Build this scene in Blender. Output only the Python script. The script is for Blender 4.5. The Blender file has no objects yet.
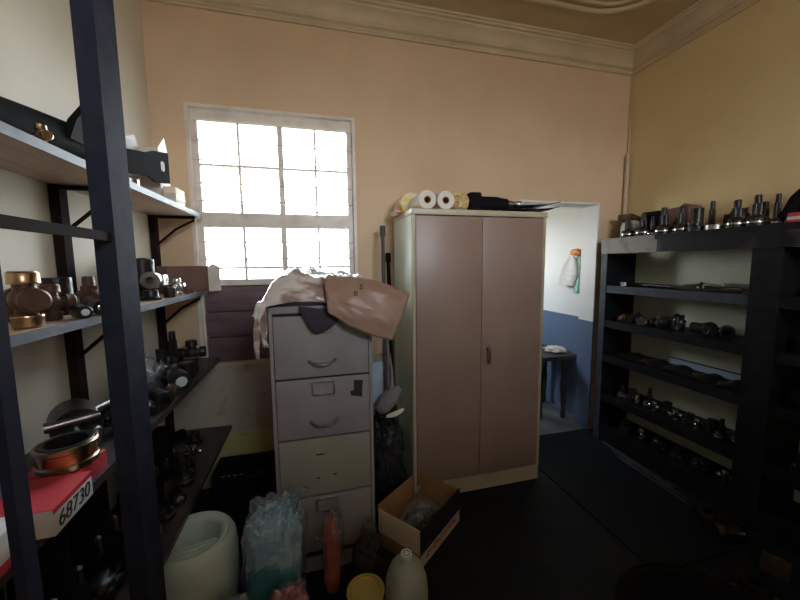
import bpy, bmesh, math, random
from mathutils import Vector, Matrix, noise
PI = math.pi
SC = bpy.context.scene
COL = SC.collection
# ---------------------------------------------------------------- camera
cam_d = bpy.data.cameras.new('camera'); cam = bpy.data.objects.new('camera', cam_d); COL.objects.link(cam)
SC.camera = cam
cam_d.sensor_fit = 'HORIZONTAL'; cam_d.sensor_width = 36.0
cam_d.lens = 36.0 * 342.218 / 800.0
cam_d.clip_start = 0.02
yaw, pitch, roll = math.radians(14.2997), math.radians(-5.9002), math.radians(-0.6077)
cy_, sy_ = math.cos(yaw), math.sin(yaw)
fw = Vector((sy_*math.cos(pitch), cy_*math.cos(pitch), math.sin(pitch)))
rt = Vector((cy_, -sy_, 0)); up = rt.cross(fw)
r_ = rt*math.cos(roll) + up*math.sin(roll); u_ = -rt*math.sin(roll) + up*math.cos(roll)
M3 = Matrix((r_, u_, -fw)).transposed()
cam.matrix_world = Matrix.Translation((0, 0, 1.5)) @ M3.to_4x4()
# ---------------------------------------------------------------- sky and exposure
SC.view_settings.view_transform = 'Standard'; SC.view_settings.look = 'None'
SC.view_settings.gamma = 1.0; SC.view_settings.use_curve_mapping = False
SC.view_settings.exposure = -0.1
SC.cycles.diffuse_bounces = 7; SC.cycles.max_bounces = 14
SC.cycles.transparent_max_bounces = 16
W = bpy.data.worlds.new('sky'); SC.world = W; W.use_nodes = True
wn = W.node_tree.nodes; wl = W.node_tree.links; wn.clear()
wo = wn.new('ShaderNodeOutputWorld'); wb = wn.new('ShaderNodeBackground')
tc = wn.new('ShaderNodeTexCoord'); sx = wn.new('ShaderNodeSeparateXYZ'); rp = wn.new('ShaderNodeValToRGB')
rp.color_ramp.elements[0].position = 0.47; rp.color_ramp.elements[0].color = (0.38, 0.37, 0.34, 1)
rp.color_ramp.elements[1].position = 0.53; rp.color_ramp.elements[1].color = (0.94, 0.97, 1.0, 1)
e = rp.color_ramp.elements.new(0.9); e.color = (0.62, 0.80, 1.0, 1)
mp = wn.new('ShaderNodeMapRange'); mp.inputs[1].default_value = -1; mp.inputs[2].default_value = 1
wl.new(tc.outputs['Generated'], sx.inputs[0]); wl.new(sx.outputs['Z'], mp.inputs[0])
wl.new(mp.outputs[0], rp.inputs[0]); wl.new(rp.outputs[0], wb.inputs[0]); wl.new(wb.outputs[0], wo.inputs[0])
wb.inputs[1].default_value = 31.0

def portal(name, loc, rot, sx_, sy_):
    d = bpy.data.lights.new(name, 'AREA'); d.shape = 'RECTANGLE'; d.size = sx_; d.size_y = sy_
    d.cycles.is_portal = True
    o = bpy.data.objects.new(name, d); COL.objects.link(o); o.location = loc; o.rotation_euler = rot
portal('window_portal', (-0.2, 2.66, 1.93), (-PI/2, 0, 0), 1.05, 1.2)
portal('passage_portal', (1.13, 3.75, 1.75), (0, -PI/2, 0), 0.7, 0.65)
portal('fill_window_portal', (0.975, -1.62, 2.47), (PI/2, 0, 0), 1.05, 0.82)  # portal of the added fill window behind the camera

# ---------------------------------------------------------------- materials
MATS = {}
def mat(name, col, rough=0.6, metal=0.0, var=0.0, vscale=6.0, col2=None, bump=0.0, bscale=30.0, detail=5.0,
        spec=0.5, lo=0.35, hi=0.7, stretch=None, trans=0.0, coat=0.0, sss=0.0):
    if name in MATS: return MATS[name]
    m = bpy.data.materials.new(name); m.use_nodes = True
    nt = m.node_tree; n = nt.nodes; l = nt.links; b = n['Principled BSDF']
    b.inputs['Base Color'].default_value = (*col, 1); b.inputs['Roughness'].default_value = rough
    b.inputs['Metallic'].default_value = metal; b.inputs['Specular IOR Level'].default_value = spec
    b.inputs['Coat Weight'].default_value = coat
    t = n.new('ShaderNodeTexCoord'); mpn = n.new('ShaderNodeMapping')
    l.new(t.outputs['Object'], mpn.inputs[0])
    if stretch: mpn.inputs['Scale'].default_value = stretch
    if col2 is not None:
        nz = n.new('ShaderNodeTexNoise'); nz.inputs['Scale'].default_value = vscale; nz.inputs['Detail'].default_value = detail
        l.new(mpn.outputs[0], nz.inputs['Vector'])
        r = n.new('ShaderNodeValToRGB'); r.color_ramp.elements[0].position = lo; r.color_ramp.elements[1].position = hi
        r.color_ramp.elements[0].color = (*col, 1); r.color_ramp.elements[1].color = (*col2, 1)
        l.new(nz.outputs['Fac'], r.inputs[0]); l.new(r.outputs[0], b.inputs['Base Color'])
    if bump:
        nb = n.new('ShaderNodeTexNoise'); nb.inputs['Scale'].default_value = bscale; nb.inputs['Detail'].default_value = 6
        l.new(mpn.outputs[0], nb.inputs['Vector'])
        bp = n.new('ShaderNodeBump'); bp.inputs['Strength'].default_value = bump; bp.inputs['Distance'].default_value = 0.02
        l.new(nb.outputs['Fac'], bp.inputs['Height']); l.new(bp.outputs[0], b.inputs['Normal'])
    if trans:
        tr = n.new('ShaderNodeBsdfTransparent'); mx = n.new('ShaderNodeMixShader'); mx.inputs[0].default_value = trans
        l.new(b.outputs[0], mx.inputs[1]); l.new(tr.outputs[0], mx.inputs[2]); l.new(mx.outputs[0], n['Material Output'].inputs[0])
    MATS[name] = m
    return m

def dado_mat(name, top, low, zline):
    """two paints meeting at a height: a painted dado"""
    m = bpy.data.materials.new(name); m.use_nodes = True
    n = m.node_tree.nodes; l = m.node_tree.links; b = n['Principled BSDF']; b.inputs['Roughness'].default_value = 0.45
    g = n.new('ShaderNodeNewGeometry'); s = n.new('ShaderNodeSeparateXYZ'); c = n.new('ShaderNodeMath'); c.operation = 'GREATER_THAN'
    c.inputs[1].default_value = zline; mx = n.new('ShaderNodeMix'); mx.data_type = 'RGBA'
    mx.inputs[6].default_value = (*low, 1); mx.inputs[7].default_value = (*top, 1)
    l.new(g.outputs['Position'], s.inputs[0]); l.new(s.outputs['Z'], c.inputs[0]); l.new(c.outputs[0], mx.inputs[0])
    l.new(mx.outputs[2], b.inputs['Base Color'])
    return m

wall_m = mat('wall_paint', (0.69, 0.51, 0.345), 0.62, 0, col2=(0.62, 0.445, 0.29), vscale=2.2, bump=0.08, bscale=14)
wallR_m = mat('wall_paint_olive', (0.67, 0.53, 0.285), 0.62, 0, col2=(0.60, 0.465, 0.24), vscale=2.2, bump=0.08, bscale=14)
wallL_m = mat('wall_paint_pale', (0.72, 0.68, 0.58), 0.62, 0, col2=(0.64, 0.59, 0.48), vscale=2.5, bump=0.08, bscale=14)
grime_m = mat('wall_paint_grimy', (0.52, 0.46, 0.37), 0.7, 0, col2=(0.16, 0.14, 0.11), vscale=9, lo=0.58, hi=0.80, bump=0.15)
band_m = mat('wall_yellow_band', (0.62, 0.56, 0.24), 0.7, 0, col2=(0.16, 0.14, 0.07), vscale=9, lo=0.58, hi=0.80, bump=0.15)
ceil_m = mat('ceiling_paint', (0.56, 0.44, 0.28), 0.7, 0, col2=(0.48, 0.37, 0.22), vscale=2, bump=0.05)
corn_m = mat('cornice_plaster', (0.62, 0.50, 0.34), 0.6, 0, col2=(0.5, 0.40, 0.26), vscale=4)
white_m = mat('white_gloss_paint', (0.78, 0.77, 0.74), 0.4, 0, col2=(0.6, 0.57, 0.52), vscale=9, lo=0.5, hi=0.85)
winf_m = mat('window_frame_paint', (0.74, 0.68, 0.62), 0.4, 0, col2=(0.55, 0.47, 0.42), vscale=8, lo=0.45, hi=0.8)
pas_m = dado_mat('passage_dado_paint', (0.80, 0.80, 0.76), (0.12, 0.17, 0.27), 0.985)
floor_m = mat('black_oily_floor', (0.008, 0.012, 0.019), 0.6, 0, spec=0.2, col2=(0.02, 0.02, 0.024), vscale=5, bump=0.2, bscale=18, lo=0.45, hi=0.8)
pfloor_m = mat('passage_concrete', (0.22, 0.23, 0.24), 0.5, 0, col2=(0.12, 0.13, 0.14), vscale=6)
yard_m = mat('yard_ground', (0.42, 0.37, 0.28), 0.9, 0, col2=(0.32, 0.27, 0.2), vscale=1.5)
black_m = mat('black_paint', (0.006, 0.007, 0.009), 0.5, 0, col2=(0.015, 0.014, 0.016), vscale=12, bump=0.1, bscale=40, spec=0.25)
post_m = mat('blue_black_paint', (0.018, 0.020, 0.036), 0.75, 0, col2=(0.030, 0.031, 0.048), vscale=14, bump=0.03, bscale=40, spec=0.08)
chip_m = mat('chipped_black_paint', (0.010, 0.011, 0.014), 0.5, 0, col2=(0.13, 0.125, 0.12), vscale=5, lo=0.55, hi=0.78, bump=0.1, spec=0.3)
brownblk_m = mat('dark_brown_paint', (0.016, 0.011, 0.011), 0.75, 0, col2=(0.028, 0.018, 0.017), vscale=10, spec=0.04)
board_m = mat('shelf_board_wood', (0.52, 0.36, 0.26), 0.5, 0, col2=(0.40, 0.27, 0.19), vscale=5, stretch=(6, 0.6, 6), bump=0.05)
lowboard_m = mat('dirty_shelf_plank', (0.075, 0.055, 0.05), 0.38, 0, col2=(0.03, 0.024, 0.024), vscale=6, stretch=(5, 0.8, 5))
edge_m = mat('board_edging', (0.12, 0.135, 0.16), 0.55, 0, col2=(0.06, 0.07, 0.085), vscale=10)
cup_m = mat('tan_cupboard_enamel', (0.335, 0.235, 0.195), 0.36, 0, col2=(0.29, 0.198, 0.16), vscale=3, bump=0.02, bscale=60)
cupf_m = mat('cream_cupboard_enamel', (0.50, 0.44, 0.31), 0.38, 0, col2=(0.38, 0.32, 0.21), vscale=6, lo=0.45, hi=0.8)
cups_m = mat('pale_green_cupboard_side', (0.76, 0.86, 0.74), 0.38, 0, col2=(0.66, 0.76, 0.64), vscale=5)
fil_m = mat('grey_filing_enamel', (0.325, 0.31, 0.325), 0.36, 0, col2=(0.265, 0.25, 0.26), vscale=4, bump=0.03, bscale=30)
fily_m = mat('grey_filing_enamel_stained', (0.32, 0.315, 0.27), 0.38, 0, col2=(0.42, 0.40, 0.14), vscale=3.2, lo=0.55, hi=0.85)
gap_m = mat('dark_gap', (0.02, 0.018, 0.016), 0.8)
palegrey_m = mat('mottled_grey_paint', (0.26, 0.24, 0.215), 0.5, 0, col2=(0.05, 0.05, 0.05), vscale=9, lo=0.5, hi=0.8, bump=0.1)
stile_m = mat('blue_grey_paint', (0.045, 0.055, 0.075), 0.5, 0, col2=(0.10, 0.11, 0.13), vscale=7, lo=0.5, hi=0.8, spec=0.3)
steel_m = mat('worn_steel', (0.42, 0.41, 0.40), 0.34, 1.0, col2=(0.20, 0.185, 0.17), vscale=20, lo=0.4, hi=0.75)
bright_m = mat('bright_steel', (0.72, 0.72, 0.72), 0.22, 1.0, col2=(0.5, 0.48, 0.46), vscale=18)
oily_m = mat('oily_dark_steel', (0.040, 0.037, 0.036), 0.34, 0.5, col2=(0.016, 0.015, 0.015), vscale=16, bump=0.15, bscale=50)
rust_m = mat('rusty_brown_iron', (0.14, 0.075, 0.048), 0.5, 0.3, col2=(0.06, 0.035, 0.028), vscale=16, bump=0.15, bscale=50)
brass_m = mat('brassy_bearing_cup', (0.62, 0.44, 0.26), 0.28, 1.0, col2=(0.4, 0.28, 0.17), vscale=14)
gold_m = mat('gold_tin_lacquer', (0.62, 0.50, 0.16), 0.35, 0.45, col2=(0.50, 0.40, 0.12), vscale=8)
copper_m = mat('copper_ring', (0.72, 0.34, 0.16), 0.28, 1.0)
rubber_m = mat('black_rubber', (0.009, 0.009, 0.011), 0.75, spec=0.05)
white_pl = mat('white_plastic', (0.68, 0.80, 0.80), 0.35, 0, col2=(0.60, 0.72, 0.71), vscale=6)
milky_pl = mat('milky_plastic', (0.40, 0.46, 0.44), 0.35, 0, col2=(0.16, 0.18, 0.165), vscale=9, lo=0.55, hi=0.75)
paper_m = mat('white_paper', (0.78, 0.74, 0.66), 0.8, 0, bump=0.2, bscale=60)
yellow_m = mat('yellow_wrapper', (0.80, 0.62, 0.10), 0.35, 0, col2=(0.75, 0.72, 0.62), vscale=14, lo=0.45, hi=0.55, bump=0.4, bscale=40)
tan_pl = mat('tan_plastic_wrap', (0.62, 0.42, 0.24), 0.35, 0, col2=(0.72, 0.55, 0.25), vscale=12, bump=0.4, bscale=40)
card_m = mat('cardboard', (0.42, 0.24, 0.11), 0.75, 0, col2=(0.36, 0.20, 0.09), vscale=8)
cardl_m = mat('pale_cardboard', (0.88, 0.74, 0.58), 0.75, 0, col2=(0.80, 0.66, 0.50), vscale=8)
cardw_m = mat('white_card', (0.66, 0.62, 0.58), 0.6, 0, col2=(0.56, 0.52, 0.47), vscale=8)
cardr_m = mat('red_card', (0.55, 0.04, 0.05), 0.5)
cardd_m = mat('dark_brown_card', (0.17, 0.085, 0.07), 0.6, 0, col2=(0.12, 0.06, 0.05), vscale=6)
brownp_m = mat('brown_paper_sack', (0.40, 0.26, 0.20), 0.36, 0, col2=(0.33, 0.21, 0.155), vscale=5, bump=0.22, bscale=8, spec=0.35)
foil_m = mat('shiny_white_sack', (0.74, 0.69, 0.66), 0.22, 0, col2=(0.36, 0.24, 0.21), vscale=9, detail=3, lo=0.47, hi=0.56, bump=0.8, bscale=16, coat=0.5, stretch=(0.6, 1.6, 1.2))
cloth_m = mat('dark_purple_cloth', (0.045, 0.035, 0.05), 0.9, 0, bump=0.3, bscale=60)
clear_m = mat('clear_plastic_film', (0.62, 0.74, 0.86), 0.10, 0.8, bump=1.0, bscale=18, trans=0.72, spec=1.0)
blue_m = mat('blue_cloth', (0.26, 0.54, 0.86), 0.7, 0, col2=(0.62, 0.82, 0.94), vscale=9, bump=0.6, bscale=18)
teal_m = mat('teal_cloth', (0.03, 0.30, 0.42), 0.8, 0, col2=(0.06, 0.42, 0.54), vscale=12, bump=0.5, bscale=25)
navy_m = mat('navy_cloth', (0.05, 0.09, 0.30), 0.7, 0, col2=(0.35, 0.42, 0.62), vscale=9, bump=0.5, bscale=25)
pink_m = mat('crimson_cloth', (0.50, 0.06, 0.13), 0.7, 0, col2=(0.36, 0.03, 0.08), vscale=10, bump=0.5, bscale=25)
red_m = mat('orange_red_plastic', (0.55, 0.10, 0.04), 0.45, 0, col2=(0.4, 0.06, 0.03), vscale=10, bump=0.4)
dkfilm_m = mat('smoky_plastic_film', (0.10, 0.10, 0.095), 0.16, 0, bump=0.9, bscale=18, trans=0.45)
dkbag_m = mat('black_crinkled_plastic', (0.03, 0.03, 0.034), 0.22, 0, bump=0.9, bscale=26)
louvre_m = mat('maroon_board', (0.18, 0.115, 0.13), 0.5, 0, col2=(0.125, 0.078, 0.092), vscale=6, stretch=(1, 1, 5))
wood_dk = mat('dark_bench_wood', (0.03, 0.026, 0.026), 0.4, 0, col2=(0.055, 0.045, 0.042), vscale=7)
ink_m = mat('black_ink', (0.02, 0.02, 0.025), 0.7)
greyc_m = mat('grey_fabric', (0.24, 0.235, 0.24), 0.85, 0, bump=0.3)
ltblue_m = mat('pale_blue_paper', (0.42, 0.52, 0.66), 0.6, 0, col2=(0.34, 0.44, 0.6), vscale=8, bump=0.2)
pipe_m = mat('grey_green_pipe', (0.07, 0.068, 0.075), 0.5, spec=0.3)
orange_m = mat('orange_plastic', (0.85, 0.33, 0.07), 0.4)
greenb_m = mat('green_plastic_film', (0.25, 0.50, 0.42), 0.3, 0, bump=0.5)
conduit_m = mat('painted_conduit', (0.55, 0.43, 0.30), 0.5)

def glass_mat():
    m = bpy.data.materials.new('window_glass'); m.use_nodes = True
    n = m.node_tree.nodes; l = m.node_tree.links; n.remove(n['Principled BSDF'])
    t = n.new('ShaderNodeBsdfTransparent'); t.inputs[0].default_value = (0.93, 0.95, 0.95, 1)
    g = n.new('ShaderNodeBsdfGlossy'); g.inputs['Roughness'].default_value = 0.05
    f = n.new('ShaderNodeFresnel'); f.inputs[0].default_value = 1.45; x = n.new('ShaderNodeMixShader')
    l.new(f.outputs[0], x.inputs[0]); l.new(t.outputs[0], x.inputs[1]); l.new(g.outputs[0], x.inputs[2])
    l.new(x.outputs[0], n['Material Output'].inputs[0]); return m
glass_m = glass_mat()

# ---------------------------------------------------------------- mesh helpers
def rotm(rx=0, ry=0, rz=0):
    return Matrix.Rotation(rz, 4, 'Z') @ Matrix.Rotation(ry, 4, 'Y') @ Matrix.Rotation(rx, 4, 'X')
class MB:
    def __init__(s): s.bm = bmesh.new()
    def box(s, x0, x1, y0, y1, z0, z1, M=None, bev=0.0):
        t = Matrix.Translation(((x0+x1)/2, (y0+y1)/2, (z0+z1)/2)) @ Matrix.Diagonal((abs(x1-x0), abs(y1-y0), abs(z1-z0), 1))
        if M is not None: t = M @ t
        r = bmesh.ops.create_cube(s.bm, size=1, matrix=t)
        if bev:
            es = list({e for v in r['verts'] for e in v.link_edges})
            bmesh.ops.bevel(s.bm, geom=es, offset=bev, segments=2, affect='EDGES', profile=0.6)
        return s
    def lathe(s, prof, M=None, seg=24):
        """prof: (radius, z) from bottom to top; closed where radius is 0"""
        M = M or Matrix()
        rings = []
        for r, z in prof:
            if r <= 1e-6: rings.append([s.bm.verts.new(M @ Vector((0, 0, z)))])
            else: rings.append([s.bm.verts.new(M @ Vector((r*math.cos(2*PI*i/seg), r*math.sin(2*PI*i/seg), z))) for i in range(seg)])
        for a, b in zip(rings, rings[1:]):
            for i in range(seg):
                j = (i+1) % seg
                if len(a) == 1 and len(b) == 1: continue
                if len(a) == 1: f = (a[0], b[j], b[i])
                elif len(b) == 1: f = (a[i], a[j], b[0])
                else: f = (a[i], a[j], b[j], b[i])
                try: s.bm.faces.new(f)
                except ValueError: pass
        return s
    def cyl(s, p0, p1, r0, r1=None, seg=16):
        p0 = Vector(p0); p1 = Vector(p1); r1 = r0 if r1 is None else r1
        d = p1-p0; q = d.to_track_quat('Z', 'Y').to_matrix().to_4x4()
        return s.lathe([(0, 0), (r0, 0), (r1, d.length), (0, d.length)], Matrix.Translation(p0) @ q, seg)
    def tube(s, pts, r, seg=10, r1=None):
        pts = [Vector(p) for p in pts]; n = len(pts); rings = []; prev = None
        for i, p in enumerate(pts):
            d = (pts[min(i+1, n-1)] - pts[max(i-1, 0)]).normalized()
            if prev is None: a = d.orthogonal().normalized()
            else: a = (prev - d*prev.dot(d)).normalized()
            prev = a; b = d.cross(a)
            rr = r if r1 is None else r + (r1-r)*i/(n-1)
            rings.append([s.bm.verts.new(p + (a*math.cos(2*PI*k/seg) + b*math.sin(2*PI*k/seg))*rr) for k in range(seg)])
        for A, B in zip(rings, rings[1:]):
            for k in range(seg): s.bm.faces.new((A[k], A[(k+1) % seg], B[(k+1) % seg], B[k]))
        s.bm.faces.new(rings[0][::-1]); s.bm.faces.new(rings[-1]); return s
    def prism(s, poly, d0, d1, M=None):
        """poly in XY, extruded z d0..d1"""
        M = M or Matrix()
        a = [s.bm.verts.new(M @ Vector((x, y, d0))) for x, y in poly]; b = [s.bm.verts.new(M @ Vector((x, y, d1))) for x, y in poly]
        s.bm.faces.new(a[::-1]); s.bm.faces.new(b); n = len(poly)
        for i in range(n): s.bm.faces.new((a[i], a[(i+1) % n], b[(i+1) % n], b[i]))
        return s
    def blob(s, c, rad, seed=0, amp=0.15, freq=2.0, sub=4, flat=None, power=1.0):
        r = bmesh.ops.create_icosphere(s.bm, subdivisions=sub, radius=1.0); c = Vector(c); off = Vector((seed*7.31, seed*3.17, seed*1.7))
        for v in r['verts']:
            d = v.co.normalized()
            if power != 1.0: d = Vector([math.copysign(abs(k)**power, k) for k in d])
            k = 1 + amp*noise.fractal(v.co*freq + off, 0.6, 2.0, 4)
            p = Vector((d.x*rad[0], d.y*rad[1], d.z*rad[2]))*k
            if flat is not None and p.z < -flat: p.z = -flat
            v.co = c + p
        return s
    def pillow(s, c, rad, seed=0, wr=0.05, lean=(0, 0), pw=0.5, taper=0.0, n=(84, 54)):
        """soft bag: rounded box standing on its base, with creased surface"""
        c = Vector(c); off = Vector((seed*3.3, seed*1.9, seed*0.7)); nu, nv = n; rings = []
        def sp(v, p): return math.copysign(abs(v)**p, v)
        for j in range(nv+1):
            ph = -PI/2 + PI*j/nv; cz = sp(math.sin(ph), pw); cr = abs(math.cos(ph))**pw
            if j in (0, nv): rings.append([None]); 
            else: rings.append([None]*nu)
            for i in range(len(rings[-1])):
                a = 2*PI*i/nu; d = Vector((sp(math.cos(a), pw)*cr, sp(math.sin(a), pw)*cr, cz))
                q = d*2.2 + off
                k = 1 + wr*(noise.fractal(q, 0.8, 2.0, 3)) - wr*1.3*abs(noise.noise(q*2.1)) - wr*0.7*abs(noise.noise(q*4.7)) - wr*0.35*abs(noise.noise(q*9.3))
                tz = (d.z+1)/2; f = 1 - taper*tz
                p = Vector((d.x*rad[0]*k*f + lean[0]*tz, d.y*rad[1]*k*f + lean[1]*tz, max(-rad[2]*0.985, d.z*rad[2]*(k if d.z > 0 else 1))))
                rings[-1][i] = s.bm.verts.new(c + p)
        for A, B in zip(rings, rings[1:]):
            for i in range(nu):
                k = (i+1) % nu
                if len(A) == 1: s.bm.faces.new((A[0], B[k], B[i]))
                elif len(B) == 1: s.bm.faces.new((A[i], A[k], B[0]))
                else: s.bm.faces.new((A[i], A[k], B[k], B[i]))
        return s
    def sheet(s, fn, nu=20, nv=20, th=0.003):
        P = [[Vector(fn(i/nu, j/nv)) for j in range(nv+1)] for i in range(nu+1)]
        N = [[None]*(nv+1) for _ in range(nu+1)]
        for i in range(nu+1):
            for j in range(nv+1):
                du = P[min(i+1, nu)][j]-P[max(i-1, 0)][j]; dv = P[i][min(j+1, nv)]-P[i][max(j-1, 0)]
                n = du.cross(dv); N[i][j] = n.normalized() if n.length > 1e-9 else Vector((0, 0, 1))
        A = [[s.bm.verts.new(P[i][j]+N[i][j]*th/2) for j in range(nv+1)] for i in range(nu+1)]
        B = [[s.bm.verts.new(P[i][j]-N[i][j]*th/2) for j in range(nv+1)] for i in range(nu+1)]
        for i in range(nu):
            for j in range(nv):
                s.bm.faces.new((A[i][j], A[i+1][j], A[i+1][j+1], A[i][j+1])); s.bm.faces.new((B[i][j], B[i][j+1], B[i+1][j+1], B[i+1][j]))
        for i in range(nu):
            s.bm.faces.new((A[i][0], B[i][0], B[i+1][0], A[i+1][0])); s.bm.faces.new((A[i][nv], A[i+1][nv], B[i+1][nv], B[i][nv]))
        for j in range(nv):
            s.bm.faces.new((A[0][j], A[0][j+1], B[0][j+1], B[0][j])); s.bm.faces.new((A[nu][j], B[nu][j], B[nu][j+1], A[nu][j+1]))
        return s
    def build(s, name, material, parent=None, loc=(0, 0, 0), rot=(0, 0, 0), smooth=35):
        bmesh.ops.recalc_face_normals(s.bm, faces=s.bm.faces)
        me = bpy.data.meshes.new(name); s.bm.to_mesh(me); s.bm.free()
        me.materials.append(material)
        if smooth:
            for p in me.polygons: p.use_smooth = True
            me.set_sharp_from_angle(angle=math.radians(smooth))
        o = bpy.data.objects.new(name, me); COL.objects.link(o); o.location = loc; o.rotation_euler = rot
        if parent is not None: o.parent = parent
        return o
def tag(o, label, cat, group=None, kind=None):
    o['label'] = label; o['category'] = cat
    if group: o['group'] = group
    if kind: o['kind'] = kind
    return o
def thing(name, label, cat, loc=(0, 0, 0), rot=(0, 0, 0), group=None):
    o = bpy.data.objects.new(name, None); COL.objects.link(o); o.empty_display_size = 0.05
    o.location = loc; o.rotation_euler = rot
    return tag(o, label, cat, group)
def struct(name, mb, m, parent=None, smooth=0):
    o = mb.build(name, m, parent, smooth=smooth)
    if parent is None: o['kind'] = 'structure'
    return o
def text_mesh(name, s, size, material, parent, M, ext=0.0006, shear=0.0):
    cu = bpy.data.curves.new(name, 'FONT'); cu.body = s; cu.size = size; cu.extrude = ext; cu.shear = shear
    cu.align_x = 'CENTER'; cu.align_y = 'CENTER'
    t = bpy.data.objects.new(name+'_tmp', cu); COL.objects.link(t)
    dg = bpy.context.evaluated_depsgraph_get(); me = bpy.data.meshes.new_from_object(t.evaluated_get(dg))
    bpy.data.objects.remove(t); bpy.data.curves.remove(cu); me.name = name
    me.materials.clear(); me.materials.append(material)
    o = bpy.data.objects.new(name, me); COL.objects.link(o); o.parent = parent; o.matrix_local = M
    return o
def frame_M(o, xa, ya):
    xa = Vector(xa).normalized(); ya = Vector(ya); ya = (ya - xa*ya.dot(xa)).normalized(); za = xa.cross(ya)
    m = Matrix((xa, ya, za)).transposed().to_4x4(); m.translation = Vector(o); return m

# ================================================================ STRUCTURE
XL, XR, YB, YF, ZC = -0.91, 2.64, 2.45, -1.6, 3.2
WX0, WX1, WZ0, WZ1 = -0.71, 0.305, 0.86, 2.485       # window opening
DX0, DX1, DZ1 = 1.60, 2.375, 2.0                      # doorway
TH = 0.16
struct('floor', MB().box(XL-0.2, XR+0.2, YF-0.2, YB+0.02, -0.1, 0), floor_m)
struct('ceiling', MB().box(XL-0.2, XR+0.2, YF-0.2, YB+0.2, ZC, ZC+0.1), ceil_m)
b = MB()
b.box(XL-0.2, WX0, YB, YB+TH, -0.1, ZC); b.box(WX0, WX1, YB, YB+TH, WZ1, ZC); b.box(WX0, WX1, YB, YB+TH, 0.36, WZ0)
b.box(WX1, DX0, YB, YB+TH, -0.1, ZC); b.box(DX0, DX1, YB, YB+TH, DZ1, ZC); b.box(DX1, XR+0.2, YB, YB+TH, -0.1, ZC)
b.box(WX0, WX1, YB, YB+TH, -0.1, 0.36)
struct('wall_back', b, wall_m)
g = MB(); g.box(XL+0.002, 0.62, YB-0.006, YB-0.0005, 0.37, 0.845); struct('trim_1', g, grime_m)
g = MB(); g.box(XL+0.002, 0.62, YB-0.008, YB-0.0005, 0.0, 0.37); struct('trim_2', g, band_m)  # yellower band along the foot of the wall
struct('wall_left', MB().box(XL-0.2, XL, YF-0.2, YB+0.0, -0.1, ZC), wallL_m)
struct('wall_right', MB().box(XR, XR+0.2, YF-0.2, YB+0.0, -0.1, ZC), wallR_m)
# front wall behind the camera: added fill window, added partition shading the floor
NX0, NX1, NZ0, NZ1 = 0.45, 1.50, 2.06, 2.88
b = MB(); b.box(XL-0.2, NX0, YF-0.2, YF, -0.1, ZC); b.box(NX1, XR+0.2, YF-0.2, YF, -0.1, ZC); b.box(NX0, NX1, YF-0.2, YF, -0.1, NZ0); b.box(NX0, NX1, YF-0.2, YF, NZ1, ZC)
struct('wall_front', b, wallL_m)
b = MB()
for k in range(4):
    x = NX0 + k*(NX1-NX0-0.04)/3; b.box(x, x+0.04, YF-0.12, YF-0.06, NZ0, NZ1)
struct('fill_window', b, winf_m)  # unseen window, added to brighten the walls facing it
struct('shade_partition', MB().box(XL, XR, -0.85, -0.75, 0, 2.03), wall_m)  # unseen, added to keep the fill window's light off low surfaces
# moulded cornice: stepped profile (distance from wall, height)
prof = [(0, 3.040), (0.014, 3.040), (0.018, 3.052), (0.010, 3.062), (0.012, 3.075), (0.030, 3.084), (0.034, 3.095), (0.030, 3.104),
        (0.036, 3.125), (0.055, 3.150), (0.080, 3.164), (0.084, 3.174), (0.100, 3.178), (0.106, 3.188), (0.118, 3.190), (0.122, 3.2), (0, 3.2)]
def cornice(name, p0, p1, inward):
    b = MB(); p0 = Vector(p0); p1 = Vector(p1); d = (p1-p0).normalized(); i = Vector(inward); A = []; B = []
    for r, z in prof:
        A.append(b.bm.verts.new((p0.x + i.x*r + d.x*r, p0.y + i.y*r + d.y*r, z))); B.append(b.bm.verts.new((p1.x + i.x*r - d.x*r, p1.y + i.y*r - d.y*r, z)))
    n = len(prof)
    for k in range(n): b.bm.faces.new((A[k], A[(k+1) % n], B[(k+1) % n], B[k]))
    b.bm.faces.new(A); b.bm.faces.new(B)
    struct(name, b, corn_m, smooth=30)
cornice('trim_3', (XL, YB, 0), (XR, YB, 0), (0, -1, 0))
cornice('trim_4', (XR, YB, 0), (XR, YF, 0), (-1, 0, 0))
cornice('trim_5', (XL, YF, 0), (XL, YB, 0), (1, 0, 0))
# ceiling moulding with rounded corner
def rr_path(x0, x1, y0, y1, r, n=10):
    P = []
    for cx, cy, a0 in ((x1-r, y1-r, 0), (x0+r, y1-r, PI/2), (x0+r, y0+r, PI), (x1-r, y0+r, 1.5*PI)):
        for k in range(n+1):
            a = a0 + k/n*PI/2; P.append((cx+r*math.cos(a), cy+r*math.sin(a), ZC))
    return P + [P[0]]
b = MB(); b.tube(rr_path(-0.45, 2.26, -1.2, 2.10, 0.38), 0.022, 10)
b.tube(rr_path(-0.39, 2.20, -1.14, 2.04, 0.33), 0.012, 8)
struct('trim_6', b, corn_m, smooth=40)
# door lining (white painted frame on the room side, dado-painted reveal)
b = MB(); b.box(DX1-0.014, DX1, YB-0.004, YB+TH+0.005, 0, DZ1); b.box(DX0, DX0+0.014, YB-0.004, YB+TH+0.005, 0, DZ1)
b.box(DX0+0.014, DX1-0.014, YB-0.004, YB+TH+0.005, DZ1-0.014, DZ1)
struct('door_1', b, pas_m)
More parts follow.
